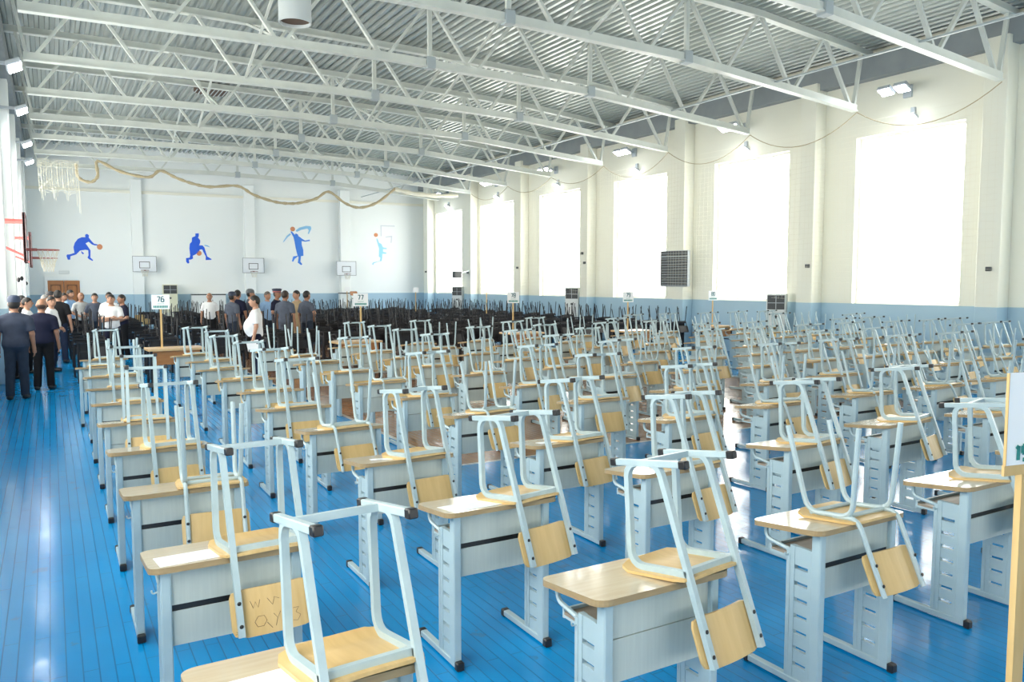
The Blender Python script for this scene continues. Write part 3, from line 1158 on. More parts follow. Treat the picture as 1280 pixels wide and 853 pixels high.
def person(loc, face, height, label, shirt, pants, skin=(0.42, 0.23, 0.15), hair='short', haircol=(0.012, 0.010, 0.009), arm='down', arm2=None,
           w=1.0, belly=0.02, shoe=(0.012, 0.012, 0.013), stance=0.04, res=0.018, turn=0.0, capcol=(0.02, 0.03, 0.06), long_sleeve=False, group='people standing in the hall'):
    sc = height / 1.75
    root = empty('person', loc, -math.radians(face), label, 'person', group)
    sk = mat('skin_%d' % int(skin[0] * 1000), skin, 0.5)
    tr = math.radians(turn)

    def H(p):   # head points turn on the neck
        x, y, z = p
        x, y, z = x * 1.1, y * 1.1, 1.505 + (z - 1.52) * 1.08
        return (x * math.cos(tr) + y * math.sin(tr), -x * math.sin(tr) + y * math.cos(tr), z)
    F = Field((-0.46, -0.30, 0.0), (0.46, 0.36, 1.80), res)
    torso(F, w, belly)
    F.cone((0, -0.012, 1.42), (0, 0.012, 1.56), 0.058, 0.052, 0.04)
    legs(F, stance)
    arms = []
    for s in (-1, 1):
        e, wr = ARMS[(arm2 or arm) if s > 0 else arm]
        e, wr = (e[0] * s * (0.92 + 0.08 * w), e[1], e[2]), (wr[0] * s, wr[1] + (0.03 * s if arm == 'folded' else 0), wr[2] + (0.03 * s if arm == 'folded' else 0))
        sh = (0.174 * s * w, -0.005, 1.362)
        F.cone(sh, e, 0.053, 0.041, 0.03)
        F.cone(e, wr, 0.041, 0.028, 0.02)
        d = (Vector(wr) - Vector(e)).normalized()
        pc = Vector(wr) + d * 0.045
        F.cone(wr, tuple(Vector(wr) + d * 0.08), 0.029, 0.032, 0.02)
        arms.append((sh, e, wr, d, s))
    for s in (-1, 1):
        y = -0.02 + stance * s
        F.cone((0.105 * s, y, 0.09), (0.108 * s, y - 0.02, 0.045), 0.042, 0.040, 0.02)
        F.cone((0.108 * s, y - 0.02, 0.045), (0.125 * s, y + 0.16, 0.034), 0.040, 0.030, 0.02)
    body = F.mesh(sc)
    # the head, on a finer grid, runs down into the neck
    Fh = Field((-0.15, -0.15, 1.45), (0.15, 0.20, 1.82), 0.0098)
    Fh.ell(H((0, 0.012, 1.652)), (0.085, 0.103, 0.110), 0.02)
    Fh.ell(H((0, 0.045, 1.590)), (0.060, 0.066, 0.065), 0.04)
    Fh.cone((0, -0.012, 1.44), (0, 0.008, 1.58), 0.056, 0.052, 0.03)
    Fh.cone(H((0, 0.100, 1.655)), H((0, 0.122, 1.622)), 0.009, 0.015, 0.015)
    for s in (-1, 1):
        Fh.ell(H((0.079 * s, 0.005, 1.640)), (0.012, 0.022, 0.032), 0.012)
    Fh.cone(H((-0.022, 0.092, 1.582)), H((0.022, 0.092, 1.582)), 0.009, 0.009, 0.01)
    hd = Fh.mesh(sc)
    body.add(hd.v, hd.f)
    for sh, e, wr, d, s in arms:
        base = Vector(wr) + d * 0.095
        side = d.cross(Vector((0, 1, 0) if abs(d.y) < 0.8 else (1, 0, 0))).normalized()
        nrm = side.cross(d).normalized()
        across = nrm if abs(d.z) > 0.6 else Vector((0, 0, 1))
        curl = Vector((-s, 0, 0)) if abs(d.z) > 0.6 else Vector((-0.3 * s, -1, 0)).normalized()
        for q, (o, ln) in enumerate(((-0.027, 0.062), (-0.009, 0.075), (0.009, 0.072), (0.026, 0.055))):
            b0 = base + across * o - d * 0.02
            b1 = b0 + d * (0.02 + ln * 0.55) + curl * 0.006
            b2 = b1 + d * ln * 0.4 + curl * ln * 0.35
            body.tube([b0 * sc, b1 * sc, b2 * sc], [0.0095 * sc, 0.0085 * sc, 0.0065 * sc], n=6)
        t0 = Vector(wr) + d * 0.05 + across * 0.024
        t1 = t0 + across * 0.022 + d * 0.028
        body.tube([t0 * sc, t1 * sc, (t1 + d * 0.03 + curl * 0.006) * sc], [0.012 * sc, 0.010 * sc, 0.008 * sc], n=6)
    body.obj('body', sk, root, True)
    # shirt
    F = Field((-0.42, -0.30, 0.85), (0.42, 0.34, 1.55), res)
    torso(F, w, belly, 0.016)
    F.cone((0, -0.012, 1.42), (0, 0.0, 1.47), 0.066, 0.064, 0.03, 0.006)
    F.clip((0, 0, -1), -0.90)
    for sh, e, wr, d, s in arms:
        F.cone(sh, e, 0.060, 0.056, 0.03, 0.012, None if long_sleeve else 0.80)
        if long_sleeve:
            F.cone(e, wr, 0.05, 0.036, 0.02, 0.008, 0.95)
    F.clip((0, 0.35, 1), 1.475)
    F.mesh(sc).obj('shirt', shirt, root, True)
    # trousers
    F = Field((-0.28, -0.26, 0.03), (0.28, 0.30, 1.05), res)
    F.ell((0, 0, 0.95), (0.165 * w, 0.125, 0.13), 0.04, 0.012)
    legs(F, stance, 0.014, 0.014)
    F.clip((0, 0, 1), 0.985)
    F.clip((0, 0, -1), -0.055)
    F.mesh(sc).obj('trousers', pants, root, True)
    sm = mat('shoe_%d' % int(shoe[0] * 1000), shoe, 0.35)
    for s in (-1, 1):
        y = -0.02 + stance * s
        F = Field((-0.2, -0.2, 0.0), (0.2, 0.3, 0.14), 0.014)
        F.cone((0.106 * s, y - 0.005, 0.095), (0.108 * s, y - 0.02, 0.045), 0.044, 0.042, 0.02, 0.008)
        F.cone((0.108 * s, y - 0.02, 0.045), (0.127 * s, y + 0.165, 0.034), 0.042, 0.032, 0.02, 0.008)
        F.clip((0, 0, 1), 0.095)
        F.clip((0, 0, -1), -0.002)
        F.mesh(sc).obj('shoe', sm, root, True)
    hm = mat('hair_%d' % int(haircol[0] * 1000), haircol, 0.6)

    def turned(mb):
        mb.v = [tuple(c * sc for c in H(p)) for p in mb.v]
        return mb

    def scalp(nm, ny, nz, cc, extra=None):
        F = Field((-0.13, -0.13, 1.52), (0.13, 0.15, 1.80), 0.011)
        F.ell((0, 0.010, 1.653), (0.081, 0.097, 0.106) if hair == 'bald' else (0.084, 0.099, 0.109), 0.02)
        F.clip((0, ny, -nz), cc)
        if extra:
            F.clip(*extra)
        if F.D.min() < 0:
            mb = F.mesh(1.0)
            turned(mb).obj(nm, hm, root, True)
    if hair == 'short':
        scalp('hair', 0.62, 0.78, -1.262)
    elif hair == 'bald':
        scalp('hair', 1.0, 0.0, -0.012, ((0, 0.2, 1), 1.640))
    elif hair in ('cap', 'peaked'):
        scalp('hair', 1.0, 0.0, -0.005, ((0, 0, 1), 1.69))
        cm = mat('cap_%d' % int(capcol[0] * 1000 + capcol[2] * 100), capcol, 0.6)
        mb = MB()
        n = 16
        prof = [(1.0, 1.672), (1.02, 1.70), (0.98, 1.735), (0.80, 1.765), (0.4, 1.782), (0.02, 1.785)] if hair == 'cap' else \
            [(1.0, 1.680), (1.02, 1.712), (1.20, 1.752), (1.18, 1.762), (0.9, 1.775), (0.02, 1.780)]
        vs = []
        for k, z in prof:
            for j in range(n):
                a = 2 * PI * j / n
                vs.append((0.092 * k * math.cos(a), 0.006 + 0.106 * k * math.sin(a), z))
        fs = [(i * n + j, i * n + (j + 1) % n, (i + 1) * n + (j + 1) % n, (i + 1) * n + j) for i in range(len(prof) - 1) for j in range(n)]
        fs.append(tuple(range(n - 1, -1, -1)))
        fs.append(tuple((len(prof) - 1) * n + j for j in range(n)))
        mb.add(vs, fs)
        cap = turned(mb).obj('cap', cm, root, True)
        if hair == 'peaked':
            bd = MB()
            bv = [(0.0945 * math.cos(2 * PI * j / n), 0.006 + 0.1085 * math.sin(2 * PI * j / n), z) for z in (1.684, 1.710) for j in range(n)]
            bd.add(bv, [(j, (j + 1) % n, n + (j + 1) % n, n + j) for j in range(n)])
            turned(bd).obj('cap_band', M_RED, cap, True)
        br = MB()
        pl = [(0.088 * math.cos(math.radians(a)), 0.01 + 0.10 * math.sin(math.radians(a))) for a in range(15, 166, 15)]
        pl2 = [(0.078 * math.cos(math.radians(a)), 0.05 + 0.125 * math.sin(math.radians(a))) for a in range(165, 14, -15)]
        br.prism(pl + pl2, 1.676, 1.683)
        br.v = [(x, y, z - max(0, y - 0.08) * 0.25) for x, y, z in br.v]
        turned(br).obj('brim', M_BLACK if hair == 'peaked' else cm, cap, True)
    fm = mat('dark_features', (0.03, 0.015, 0.012), 0.4)
    for s in (-1, 1):
        turned(MB().ell((0.030 * s, 0.0975, 1.657), (0.012, 0.006, 0.006), 8, 5)).obj('eye', fm, root, True)
        turned(MB().tube([(0.015 * s, 0.106, 1.676), (0.045 * s, 0.094, 1.677)], 0.005, n=5)).obj('eyebrow', hm if hair != 'bald' else fm, root)
    turned(MB().tube([(-0.022, 0.096, 1.583), (0.022, 0.096, 1.583)], 0.005, n=5)).obj('mouth', mat('lips', (0.28, 0.10, 0.08), 0.5), root)
    return root


def cloth(name, c, c2=None):
    return noise_mat(name, c, c2 or tuple(v * 0.8 for v in c), nscale=14, rough=0.85, spec=0.2)


C_GREY = cloth('charcoal_uniform_cloth', (0.045, 0.055, 0.085))
C_GREY2 = cloth('slate_grey_cloth', (0.085, 0.10, 0.135))
C_NAVY = cloth('navy_cotton', (0.012, 0.014, 0.035))
C_BLK = cloth('black_cotton', (0.012, 0.012, 0.014))
C_WHITE = cloth('white_cotton', (0.74, 0.75, 0.76), (0.68, 0.69, 0.71))
C_LBLUE = cloth('light_blue_cotton', (0.28, 0.45, 0.70))
C_KHAKI = cloth('khaki_cloth', (0.40, 0.30, 0.18))
C_JEAN = cloth('dark_denim', (0.02, 0.03, 0.06))
C_DTROU = cloth('dark_slate_trousers', (0.03, 0.042, 0.065))
C_TWO = cloth('pale_grey_cotton', (0.42, 0.44, 0.44))
TAN, BRN = (0.42, 0.23, 0.15), (0.30, 0.15, 0.09)

person((-0.55, 16.00, 0), 6, 1.76, 'man in charcoal uniform and navy cap seen from behind, nearest of the walkway group', C_GREY, C_DTROU, BRN, 'cap', w=1.18, belly=0.05, res=0.014, stance=0.05, capcol=(0.02, 0.035, 0.075), arm='down')
person((-0.16, 17.20, 0), 12, 1.70, 'balding man in navy polo and black trousers seen from behind', C_NAVY, C_BLK, BRN, 'bald', haircol=(0.05, 0.03, 0.022), w=1.14, belly=0.05, res=0.014, arm='down')
person((0.00, 20.70, 0), 110, 1.70, 'man in white T-shirt and dark jeans on the walkway, face turned back', C_WHITE, C_JEAN, TAN, 'short', belly=0.035, res=0.015, turn=45, arm='front', w=1.05)
person((0.15, 22.70, 0), 14, 1.82, 'tall man in black shirt and jeans seen from behind at the walkway', C_BLK, C_JEAN, TAN, 'short', res=0.016)
person((-0.47, 20.50, 0), 100, 1.68, 'man in white shirt and dark glasses behind the capped man', C_WHITE, C_BLK, TAN, 'short', arm='front', res=0.018)
person((-0.63, 22.50, 0), 100, 1.70, 'dark-haired man in black half hidden behind the capped man', C_BLK, C_BLK, TAN, 'short')
person((-0.72, 19.50, 0), 90, 1.68, 'brown-haired man in white shirt at the wall edge of the walkway group', C_WHITE, C_BLK, BRN, 'short', haircol=(0.03, 0.018, 0.012))
person((-0.15, 25.00, 0), 120, 1.68, 'grey-haired man in white shirt behind the walkway group', C_WHITE, C_DTROU, TAN, 'short', haircol=(0.25, 0.24, 0.23))
person((-0.02, 25.90, 0), 100, 1.74, 'man in dark cap near the wooden door', C_GREY2, C_BLK, TAN, 'cap', capcol=(0.03, 0.03, 0.035))
person((0.34, 27.50, 0), 150, 1.70, 'man in dark grey half hidden left of the light blue shirt', C_GREY2, C_DTROU, BRN, 'short')
person((0.51, 27.60, 0), 120, 1.79, 'man in light blue shirt standing before the wooden door', C_LBLUE, C_BLK, TAN, 'short', w=1.08, arm='behind', turn=20)
person((0.78, 27.00, 0), 160, 1.72, 'man in two-tone grey and black top beside the light blue shirt', C_TWO, C_BLK, BRN, 'bald', arm='front')
person((1.13, 26.60, 0), 180, 1.70, 'man in charcoal T-shirt facing the hall with hands behind back', C_GREY2, C_DTROU, TAN, 'short', arm='behind')
person((1.29, 21.90, 0), 195, 1.72, 'man in white T-shirt with folded arms among the black desks', C_WHITE, C_NAVY, TAN, 'short', arm='folded', res=0.016, w=1.05)
person((1.44, 25.30, 0), 190, 1.74, 'man in white behind the folded-arms man', C_WHITE, C_BLK, BRN, 'short')
person((1.62, 23.10, 0), 250, 1.70, 'man in navy T-shirt facing sideways beside the folded-arms man', C_NAVY, C_BLK, BRN, 'short', arm='front')
person((3.67, 16.84, 0), -74, 1.74, 'man in white T-shirt in profile holding papers, nearest among black desks', C_WHITE, C_NAVY, TAN, 'short', belly=0.08, w=1.06, res=0.014)
pp = MB().box((-0.12, -0.004, -0.1), (0.12, 0.004, 0.1)).obj('paper_sheets', M_PAPER, None, loc=(3.545, 16.565, 0.73))
pp.rotation_euler = (0.12, 0.2, math.radians(164))
tag(pp, 'white papers held by the man in profile', 'paper')
person((4.34, 26.40, 0), 192, 1.69, 'man in loose white shirt standing alone facing the camera', C_WHITE, C_BLK, BRN, 'bald')
person((4.34, 22.80, 0), 60, 1.74, 'man in slate shirt and dark cap, leftmost of the mid-hall group', C_GREY2, C_DTROU, BRN, 'cap', w=1.06, belly=0.04)
person((4.70, 23.90, 0), 40, 1.80, 'black-haired man in navy T-shirt beside the slate shirt and cap', C_NAVY, C_BLK, BRN, 'short')
person((5.10, 24.10, 0), 100, 1.80, 'man in slate clothes and grey cap behind the profile man', C_GREY2, C_DTROU, TAN, 'cap', capcol=(0.10, 0.11, 0.12))
person((5.60, 24.10, 0), 150, 1.75, 'man in pale blue shirt left of the peaked-cap officer', C_LBLUE, C_DTROU, TAN, 'short', haircol=(0.09, 0.08, 0.075))
person((5.59, 22.90, 0), 130, 1.82, 'officer in navy polo and peaked cap with red band', C_NAVY, C_NAVY, BRN, 'peaked', capcol=(0.022, 0.018, 0.04), arm='front')
person((5.39, 21.20, 0), 45, 1.80, 'broad man in slate shirt seen from behind beside the officer', C_GREY2, C_GREY2, BRN, 'short', w=1.12, belly=0.04, haircol=(0.03, 0.02, 0.015))
person((6.14, 22.80, 0), 250, 1.79, 'man in khaki uniform in the mid-hall group', C_KHAKI, C_KHAKI, TAN, 'short')
person((6.02, 21.40, 0), 60, 1.79, 'man in slate shirt with hand on hip, at the window end of the group', C_GREY2, C_DTROU, BRN, 'short', arm='down', arm2='hips')

# ------------------------------------------------------------------ supervisors' tables and numbered signs
FONT_SEG = {  # strokes on a 2 x 4 grid
    '0': [[(0, 0), (2, 0), (2, 4), (0, 4), (0, 0)]], '1': [[(0.4, 3.2), (1.2, 4), (1.2, 0)]],
    '6': [[(1.8, 4), (0.5, 4), (0, 3), (0, 0), (2, 0), (2, 2.2), (0, 2.2)]], '7': [[(0, 4), (2, 4), (0.8, 0)]],
    '8': [[(0, 0), (2, 0), (2, 4), (0, 4), (0, 0)], [(0, 2.1), (2, 2.1)]], '9': [[(0.2, 0), (2, 0), (2, 4), (0, 4), (0, 1.9), (2, 1.9)]],
}


def digits(mb, text, cx, z, h, y, th):
    u = h / 4
    wd = len(text) * 2.9 * u - 0.9 * u
    x = cx - wd / 2
    for chh in text:
        for st in FONT_SEG[chh]:
            for (a, b), (c, d) in zip(st[:-1], st[1:]):
                mb.obox((x + a * u, y, z + b * u), (x + c * u, y, z + d * u), 0.002, th, up=(0, 1, 0)) if False else \
                    mb.obox((x + a * u, y, z + b * u), (x + c * u, y, z + d * u), th, 0.002, up=(0, 1, 0))
        x += 2.9 * u


def sign(loc, rz, zlow, w, h, text, label, base='table', lean=0.0, tilt=0.0):
    r = empty('numbered_sign', loc, rz, label, 'sign', 'numbered signs on poles')
    z0 = 0.0
    top = zlow + h - loc[2]
    MB().obox((0, 0.012, z0), (0.0 + lean * 0, 0.012, top - 0.03), 0.034, 0.018, up=(0, 1, 0)).obj('pole', M_STICK, r)
    bd = MB().box((-w / 2, -0.006, zlow - loc[2]), (w / 2, 0.002, top), c=0.001)
    bd.obj('board', M_PAPER, r)
    if text:
        mb = MB()
        digits(mb, text, 0.0, zlow - loc[2] + h * 0.52, h * 0.34, -0.0075, h * 0.065)
        mb.obj('number', M_TEAL, r)
        ln = MB()
        ln.box((-w * 0.2, -0.0085, zlow - loc[2] + h * 0.36), (w * 0.2, -0.006, zlow - loc[2] + h * 0.385))
        for q in range(9):
            x0 = -w * 0.4 + q * w * 0.09
            ln.box((x0, -0.0085, zlow - loc[2] + h * 0.10), (x0 + w * 0.065, -0.006, zlow - loc[2] + h * 0.25))
        ln.obj('small_print', M_TEALG, r)
    return r


def table(x, y, rz, label, w=0.98):
    r = empty('supervisor_table', (x, y, 0), rz, label, 'table', 'supervisor tables')
    MB().prism(rrect(-w / 2, w / 2, -0.3, 0.3, 0.03), 0.76, 0.80).obj('tabletop', M_TABLET, r)
    MB().box((-w / 2 + 0.05, -0.25, 0.50), (w / 2 - 0.05, -0.225, 0.76)).obj('front_panel', M_TABLE, r)
    for s in (-1, 1):
        for t in (-1, 1):
            xx, yy = s * (w / 2 - 0.06), 0.24 * t
            MB().box((xx - 0.02, yy - 0.02, 0), (xx + 0.02, yy + 0.02, 0.76), c=0.003).obj('leg', M_BSTEEL, r)
        MB().box((s * (w / 2 - 0.06) - 0.012, -0.2, 0.4), (s * (w / 2 - 0.06) + 0.012, 0.2, 0.43)).obj('side_rail', M_BSTEEL, r)
    return r


TB = [(1.97, 15.95, '76'), (5.5, 15.9, '77'), (10.0, 16.6, '78'), (12.9, 15.9, '79'), (16.35, 16.4, '80')]
LAB = ['nearest the walkway', 'second from the walkway', 'at the middle of the row', 'second from the windows', 'nearest the window wall']
for (x, y, t), l in zip(TB, LAB):
    table(x, y, math.radians(2), 'brown wooden table in front of the black desks, %s' % l, 0.98 if x < 16 else 0.8)
    px = {'76': 1.76, '77': 5.62, '78': 9.75, '79': 12.75, '80': 16.2}[t]
    sign((px, y, 0.80), math.radians(-8), 1.52, 0.31, 0.27, t, 'white sign numbered %s on a wooden pole, %s' % (t, l))
for x, y, l in ((12.2, 36.4, 'by the green chair'), (13.4, 31.0, 'right of the sign 77'), (15.2, 28.0, 'before the second window')):
    sign((x, y, 0.0), 0, 1.62, 0.26, 0.2, None, 'small blank white sign on a thin far pole, %s' % l)
# the sign cut by the frame on the near right
r = empty('numbered_sign', (2.335, 1.16, 0), math.radians(-10), 'large white sign on a pine post, cut off by the frame at near right', 'sign', 'numbered signs on poles')
MB().obox((0.042, 0.02, 0.0), (0.042, 0.02, 1.74), 0.042, 0.02, up=(0, 1, 0)).obj('pole', M_STICK, r)
MB().box((-0.2, -0.2, 0), (0.24, 0.2, 0.03), c=0.004).obj('base', M_STICK, r)
MB().box((-0.058, 0.0, 1.492), (0.37, 0.006, 1.752)).obj('board', M_PAPER, r)
MB().box((-0.06, 0.002, 1.462), (0.376, 0.010, 1.493)).obj('bottom_batten', M_STICK, r)
MB().box((-0.060, -0.001, 1.492), (-0.0575, 0.007, 1.752)).obj('edge_strip', M_STICK, r)
mb = MB()
digits(mb, '19', 0.0, 1.506, 0.04, -0.002, 0.011)
mb.obj('number', M_TEALG, r)

# ------------------------------------------------------------------ things on and along the walls
def back_pt(x, d=0.0):
    return yback(x) - d


def backboard(x, z, label, dep):
    r = empty('backboard', (x, back_pt(x) - dep, z), math.atan(SKEW), label, 'basketball backboard', 'backboards on the far wall')
    MB().box((-0.5, -0.03, -0.36), (0.5, 0.0, 0.36), c=0.004).obj('board', M_BOARD, r)
    e = MB()
    for a, b in (((-0.5, -0.36), (0.5, -0.345)), ((-0.5, 0.345), (0.5, 0.36)), ((-0.5, -0.345), (-0.485, 0.345)), ((0.485, -0.345), (0.5, 0.345))):
        e.box((a[0], -0.036, a[1]), (b[0], -0.028, b[1]))
    e.obj('border', M_DGREY, r)
    q = MB()
    for a, b in (((-0.22, -0.19), (0.22, -0.165)), ((-0.22, 0.085), (0.22, 0.11)), ((-0.22, -0.165), (-0.195, 0.085)), ((0.195, -0.165), (0.22, 0.085))):
        q.box((a[0], -0.036, a[1]), (b[0], -0.028, b[1]))
    q.obj('target_square', M_BLACK, r)
    rim = MB().tube([(0.17 * math.cos(a * PI / 8), -0.24 + 0.17 * math.sin(a * PI / 8), -0.28) for a in range(16)], 0.01, n=6, closed=True)
    rim.box((-0.04, -0.08, -0.31), (0.04, -0.03, -0.26))
    rim.obj('rim', M_DKRED, r)
    net = MB()
    for k in range(10):
        a = 2 * PI * k / 10
        b = a + PI / 10
        net.tube([(0.165 * math.cos(a), -0.24 + 0.165 * math.sin(a), -0.285), (0.12 * math.cos(b), -0.24 + 0.12 * math.sin(b), -0.42), (0.09 * math.cos(a), -0.24 + 0.09 * math.sin(a), -0.56)], 0.006, n=4)
    net.obj('net', M_NETW, r)
    MB().box((-0.08, 0.0, -0.2), (0.08, dep - 0.29 if dep > 0.29 else 0.02, 0.2)).obj('mount', M_GUSSET, r)


backboard(3.75, 2.88, 'white basketball backboard on the far wall, nearest the wooden door', 0.34)
backboard(8.5, 2.86, 'white basketball backboard at the middle of the far wall', 0.34)
backboard(13.02, 2.76, 'white basketball backboard on the far wall, nearest the windows', 0.34)


def side_hoop(y, z0, z1, label, w):
    r = empty('side_backboard', (-0.42, y, (z0 + z1) / 2), 0, label, 'basketball backboard', 'backboards on the near-side wall')
    h = (z1 - z0) / 2
    MB().box((-0.03, -w / 2, -h), (0.0, w / 2, h)).obj('board', M_BOARD, r)
    f = MB()
    for a, b, c, d in ((-w / 2, -w / 2 + 0.05, -h + 0.06, h - 0.06), (w / 2 - 0.05, w / 2, -h + 0.06, h - 0.06), (-w / 2, w / 2, -h, -h + 0.06), (-w / 2, w / 2, h - 0.06, h)):
        f.box((-0.045, a, c), (0.012, b, d))
    f.obj('frame', M_DKRED, r)
    rim = MB().tube([(0.40 + 0.22 * math.cos(a * PI / 8), 0.22 * math.sin(a * PI / 8), -h * 0.45) for a in range(16)], 0.014, n=6, closed=True)
    rim.box((0.0, -0.05, -h * 0.45 - 0.03), (0.2, 0.05, -h * 0.45 + 0.03))
    rim.obj('rim', M_RED, r)
    net = MB()
    for k in range(12):
        a = 2 * PI * k / 12
        b = a + PI / 12
        net.tube([(0.40 + 0.215 * math.cos(a), 0.215 * math.sin(a), -h * 0.45), (0.40 + 0.15 * math.cos(b), 0.15 * math.sin(b), -h * 0.45 - 0.2), (0.40 + 0.12 * math.cos(a), 0.12 * math.sin(a), -h * 0.45 - 0.38)], 0.006, n=4)
    net.obj('net', M_NETW, r)
    b = MB()
    for s in (-1, 1):
        b.obox((-0.05, s * w * 0.3, h * 0.7), (-0.57, s * w * 0.3, h * 0.7), 0.05, 0.05)
        b.obox((-0.05, s * w * 0.3, -h * 0.7), (-0.57, s * w * 0.3, -h * 0.2), 0.04, 0.04)
    b.obj('wall_bracket', M_RED, r)


side_hoop(20.3, 2.45, 3.50, 'red-framed side backboard, the nearer one at the frame edge', 1.3)
side_hoop(25.9, 2.45, 3.40, 'red-framed side backboard with net, the farther one', 1.3)


def mural(x, z, sx, sz, c0, label, parts):
    r = empty('wall_mural', (x, back_pt(x) - 0.001, z), math.atan(SKEW), label, 'mural', 'painted basketball players')
    for nm, m_, poly in parts:
        P2 = [((px - c0[0]) * sx, -(py - c0[1]) * sz) for px, py in poly]
        a = sum(P2[i][0] * P2[(i + 1) % len(P2)][1] - P2[(i + 1) % len(P2)][0] * P2[i][1] for i in range(len(P2)))
        if a < 0:
            P2.reverse()
        MB().prism(P2, -0.006, 0.0, axis='y').obj(nm, m_, r)


def disc(cx, cy, rr, n=16):
    return [(cx + rr * math.cos(2 * PI * i / n), cy + rr * math.sin(2 * PI * i / n)) for i in range(n)]


k1, k2 = 0.0322 / 14.21, 0.0355 / 14.21
mural(1.36, 3.62, k1, k2, (500, 412), 'blue painted player crouching and dribbling an orange ball, on far wall above the door', [
    ('player_figure', M_PBLUE, [(530, 240), (470, 240), (400, 270), (345, 340), (318, 420), (332, 520), (250, 548), (205, 550), (192, 575), (215, 642), (255, 640), (262, 580),
                         (360, 548), (430, 478), (520, 462), (572, 470), (574, 560), (553, 600), (575, 625), (640, 660), (652, 642), (605, 600), (612, 470), (560, 390),
                         (530, 348), (585, 318), (640, 365), (690, 382), (738, 380), (738, 362), (680, 352), (645, 315), (610, 270), (590, 245), (595, 200), (560, 178), (527, 195)]),
    ('far_hand', M_PBLUE, [(445, 478), (497, 525), (480, 547), (455, 520)]), ('painted_ball', M_PBALL, disc(775, 405, 50))])
k1, k2 = 0.0362 / 14.217, 0.0376 / 14.217
mural(6.11, 3.68, k1, k2, (398, 427), 'blue painted player striding with ball low, second on the far wall', [
    ('player_figure', M_PBLUE, [(350, 175), (410, 170), (410, 215), (395, 250), (430, 290), (430, 330), (410, 385), (470, 385), (500, 420), (525, 510), (545, 580), (620, 625),
                         (615, 640), (515, 645), (520, 580), (480, 500), (460, 455), (420, 460), (400, 500), (340, 550), (295, 570), (298, 620), (260, 640), (225, 640),
                         (232, 700), (205, 712), (180, 680), (178, 615), (240, 605), (250, 560), (240, 440), (250, 360), (285, 320), (290, 250), (330, 230), (350, 220)]),
    ('painted_ball', M_PBALL, disc(405, 525, 45)), ('far_hand', M_PCYAN, [(500, 372), (560, 382), (605, 418), (560, 405), (505, 392)])])
k1, k2 = 0.040 / 12.186, 0.0396 / 12.186
mural(10.67, 3.89, k1, k2, (378, 451), 'mid-blue painted player leaping with a pale blue arc, third on the far wall', [
    ('player_figure', M_PLBLUE, [(285, 245), (305, 240), (350, 290), (365, 270), (395, 285), (405, 310), (460, 350), (500, 375), (570, 360), (575, 380), (500, 393), (450, 385),
                          (450, 440), (472, 520), (472, 610), (435, 615), (425, 700), (455, 740), (435, 752), (385, 715), (400, 640), (395, 615), (340, 660), (320, 700),
                          (298, 698), (320, 620), (385, 610), (360, 500), (345, 400), (330, 330)]),
    ('painted_ball', M_PBALL, disc(320, 205, 36)),
    ('motion_arc', M_PCYAN, [(362, 225), (420, 180), (520, 150), (590, 155), (600, 190), (562, 270), (545, 275), (560, 215), (540, 190), (450, 212), (380, 247)]),
    ('motion_streak', M_PCYAN, [(282, 268), (230, 310), (180, 390), (175, 415), (195, 392), (240, 335), (292, 290)])])
k1, k2 = 0.0435 / 12.18, 0.0415 / 12.18
fr4 = [('painted_hoop', M_PGREY, [(255, 145), (470, 145), (470, 160), (270, 160), (270, 310), (255, 315)]),
       ('painted_hoop', M_PGREY, [(330, 315), (430, 300), (430, 315), (420, 410), (405, 410), (412, 322), (330, 330)])]
mural(14.96, 3.98, k1, k2, (256, 451), 'pale cyan painted player reaching to a hoop, last on the far wall', [
    ('player_figure', M_PPALE, [(190, 350), (207, 350), (230, 410), (265, 430), (290, 480), (345, 493), (345, 508), (290, 507), (290, 550), (340, 560), (335, 578), (280, 580),
                         (275, 640), (265, 690), (200, 705), (150, 725), (140, 750), (120, 740), (140, 712), (240, 690), (250, 640), (225, 620), (230, 500), (210, 430)]),
    ('painted_ball', M_PBALL, disc(185, 295, 30))] + fr4)


def floodlight(x, y, z, side, label, low=True):
    """lamp heads on a bracket; side +1 faces -x"""
    r = empty('floodlight', (x, y, z), 0, label, 'floodlight', 'wall floodlights')
    arm = MB()
    arm.box((min(0, 0.5 * side), -0.03, -0.03), (max(0, 0.5 * side), 0.03, 0.03))
    arm.box((min(0.44 * side, 0.5 * side), -0.10, -0.16), (max(0.44 * side, 0.5 * side), 0.10, 0.12))
    arm.obj('bracket', M_LAMPB, r)
    for dy in (-0.2, 0.2):
        hd = MB().box((-0.14, -0.16, -0.05), (0.14, 0.16, 0.05), c=0.02)
        R = Euler((0, 0.45 * side, 0)).to_matrix()
        hd.v = [tuple(R @ Vector(p) + Vector((-0.04 * side, dy, -0.02))) for p in hd.v]
        h = hd.obj('lamp_head', M_LAMPB, r)
        ln = MB().box((-0.12, -0.14, -0.058), (0.12, 0.14, -0.048))
        ln.v = [tuple(R @ Vector(p) + Vector((-0.04 * side, dy, -0.02))) for p in ln.v]
        ln.obj('lens', M_LAMP, h)
    return r


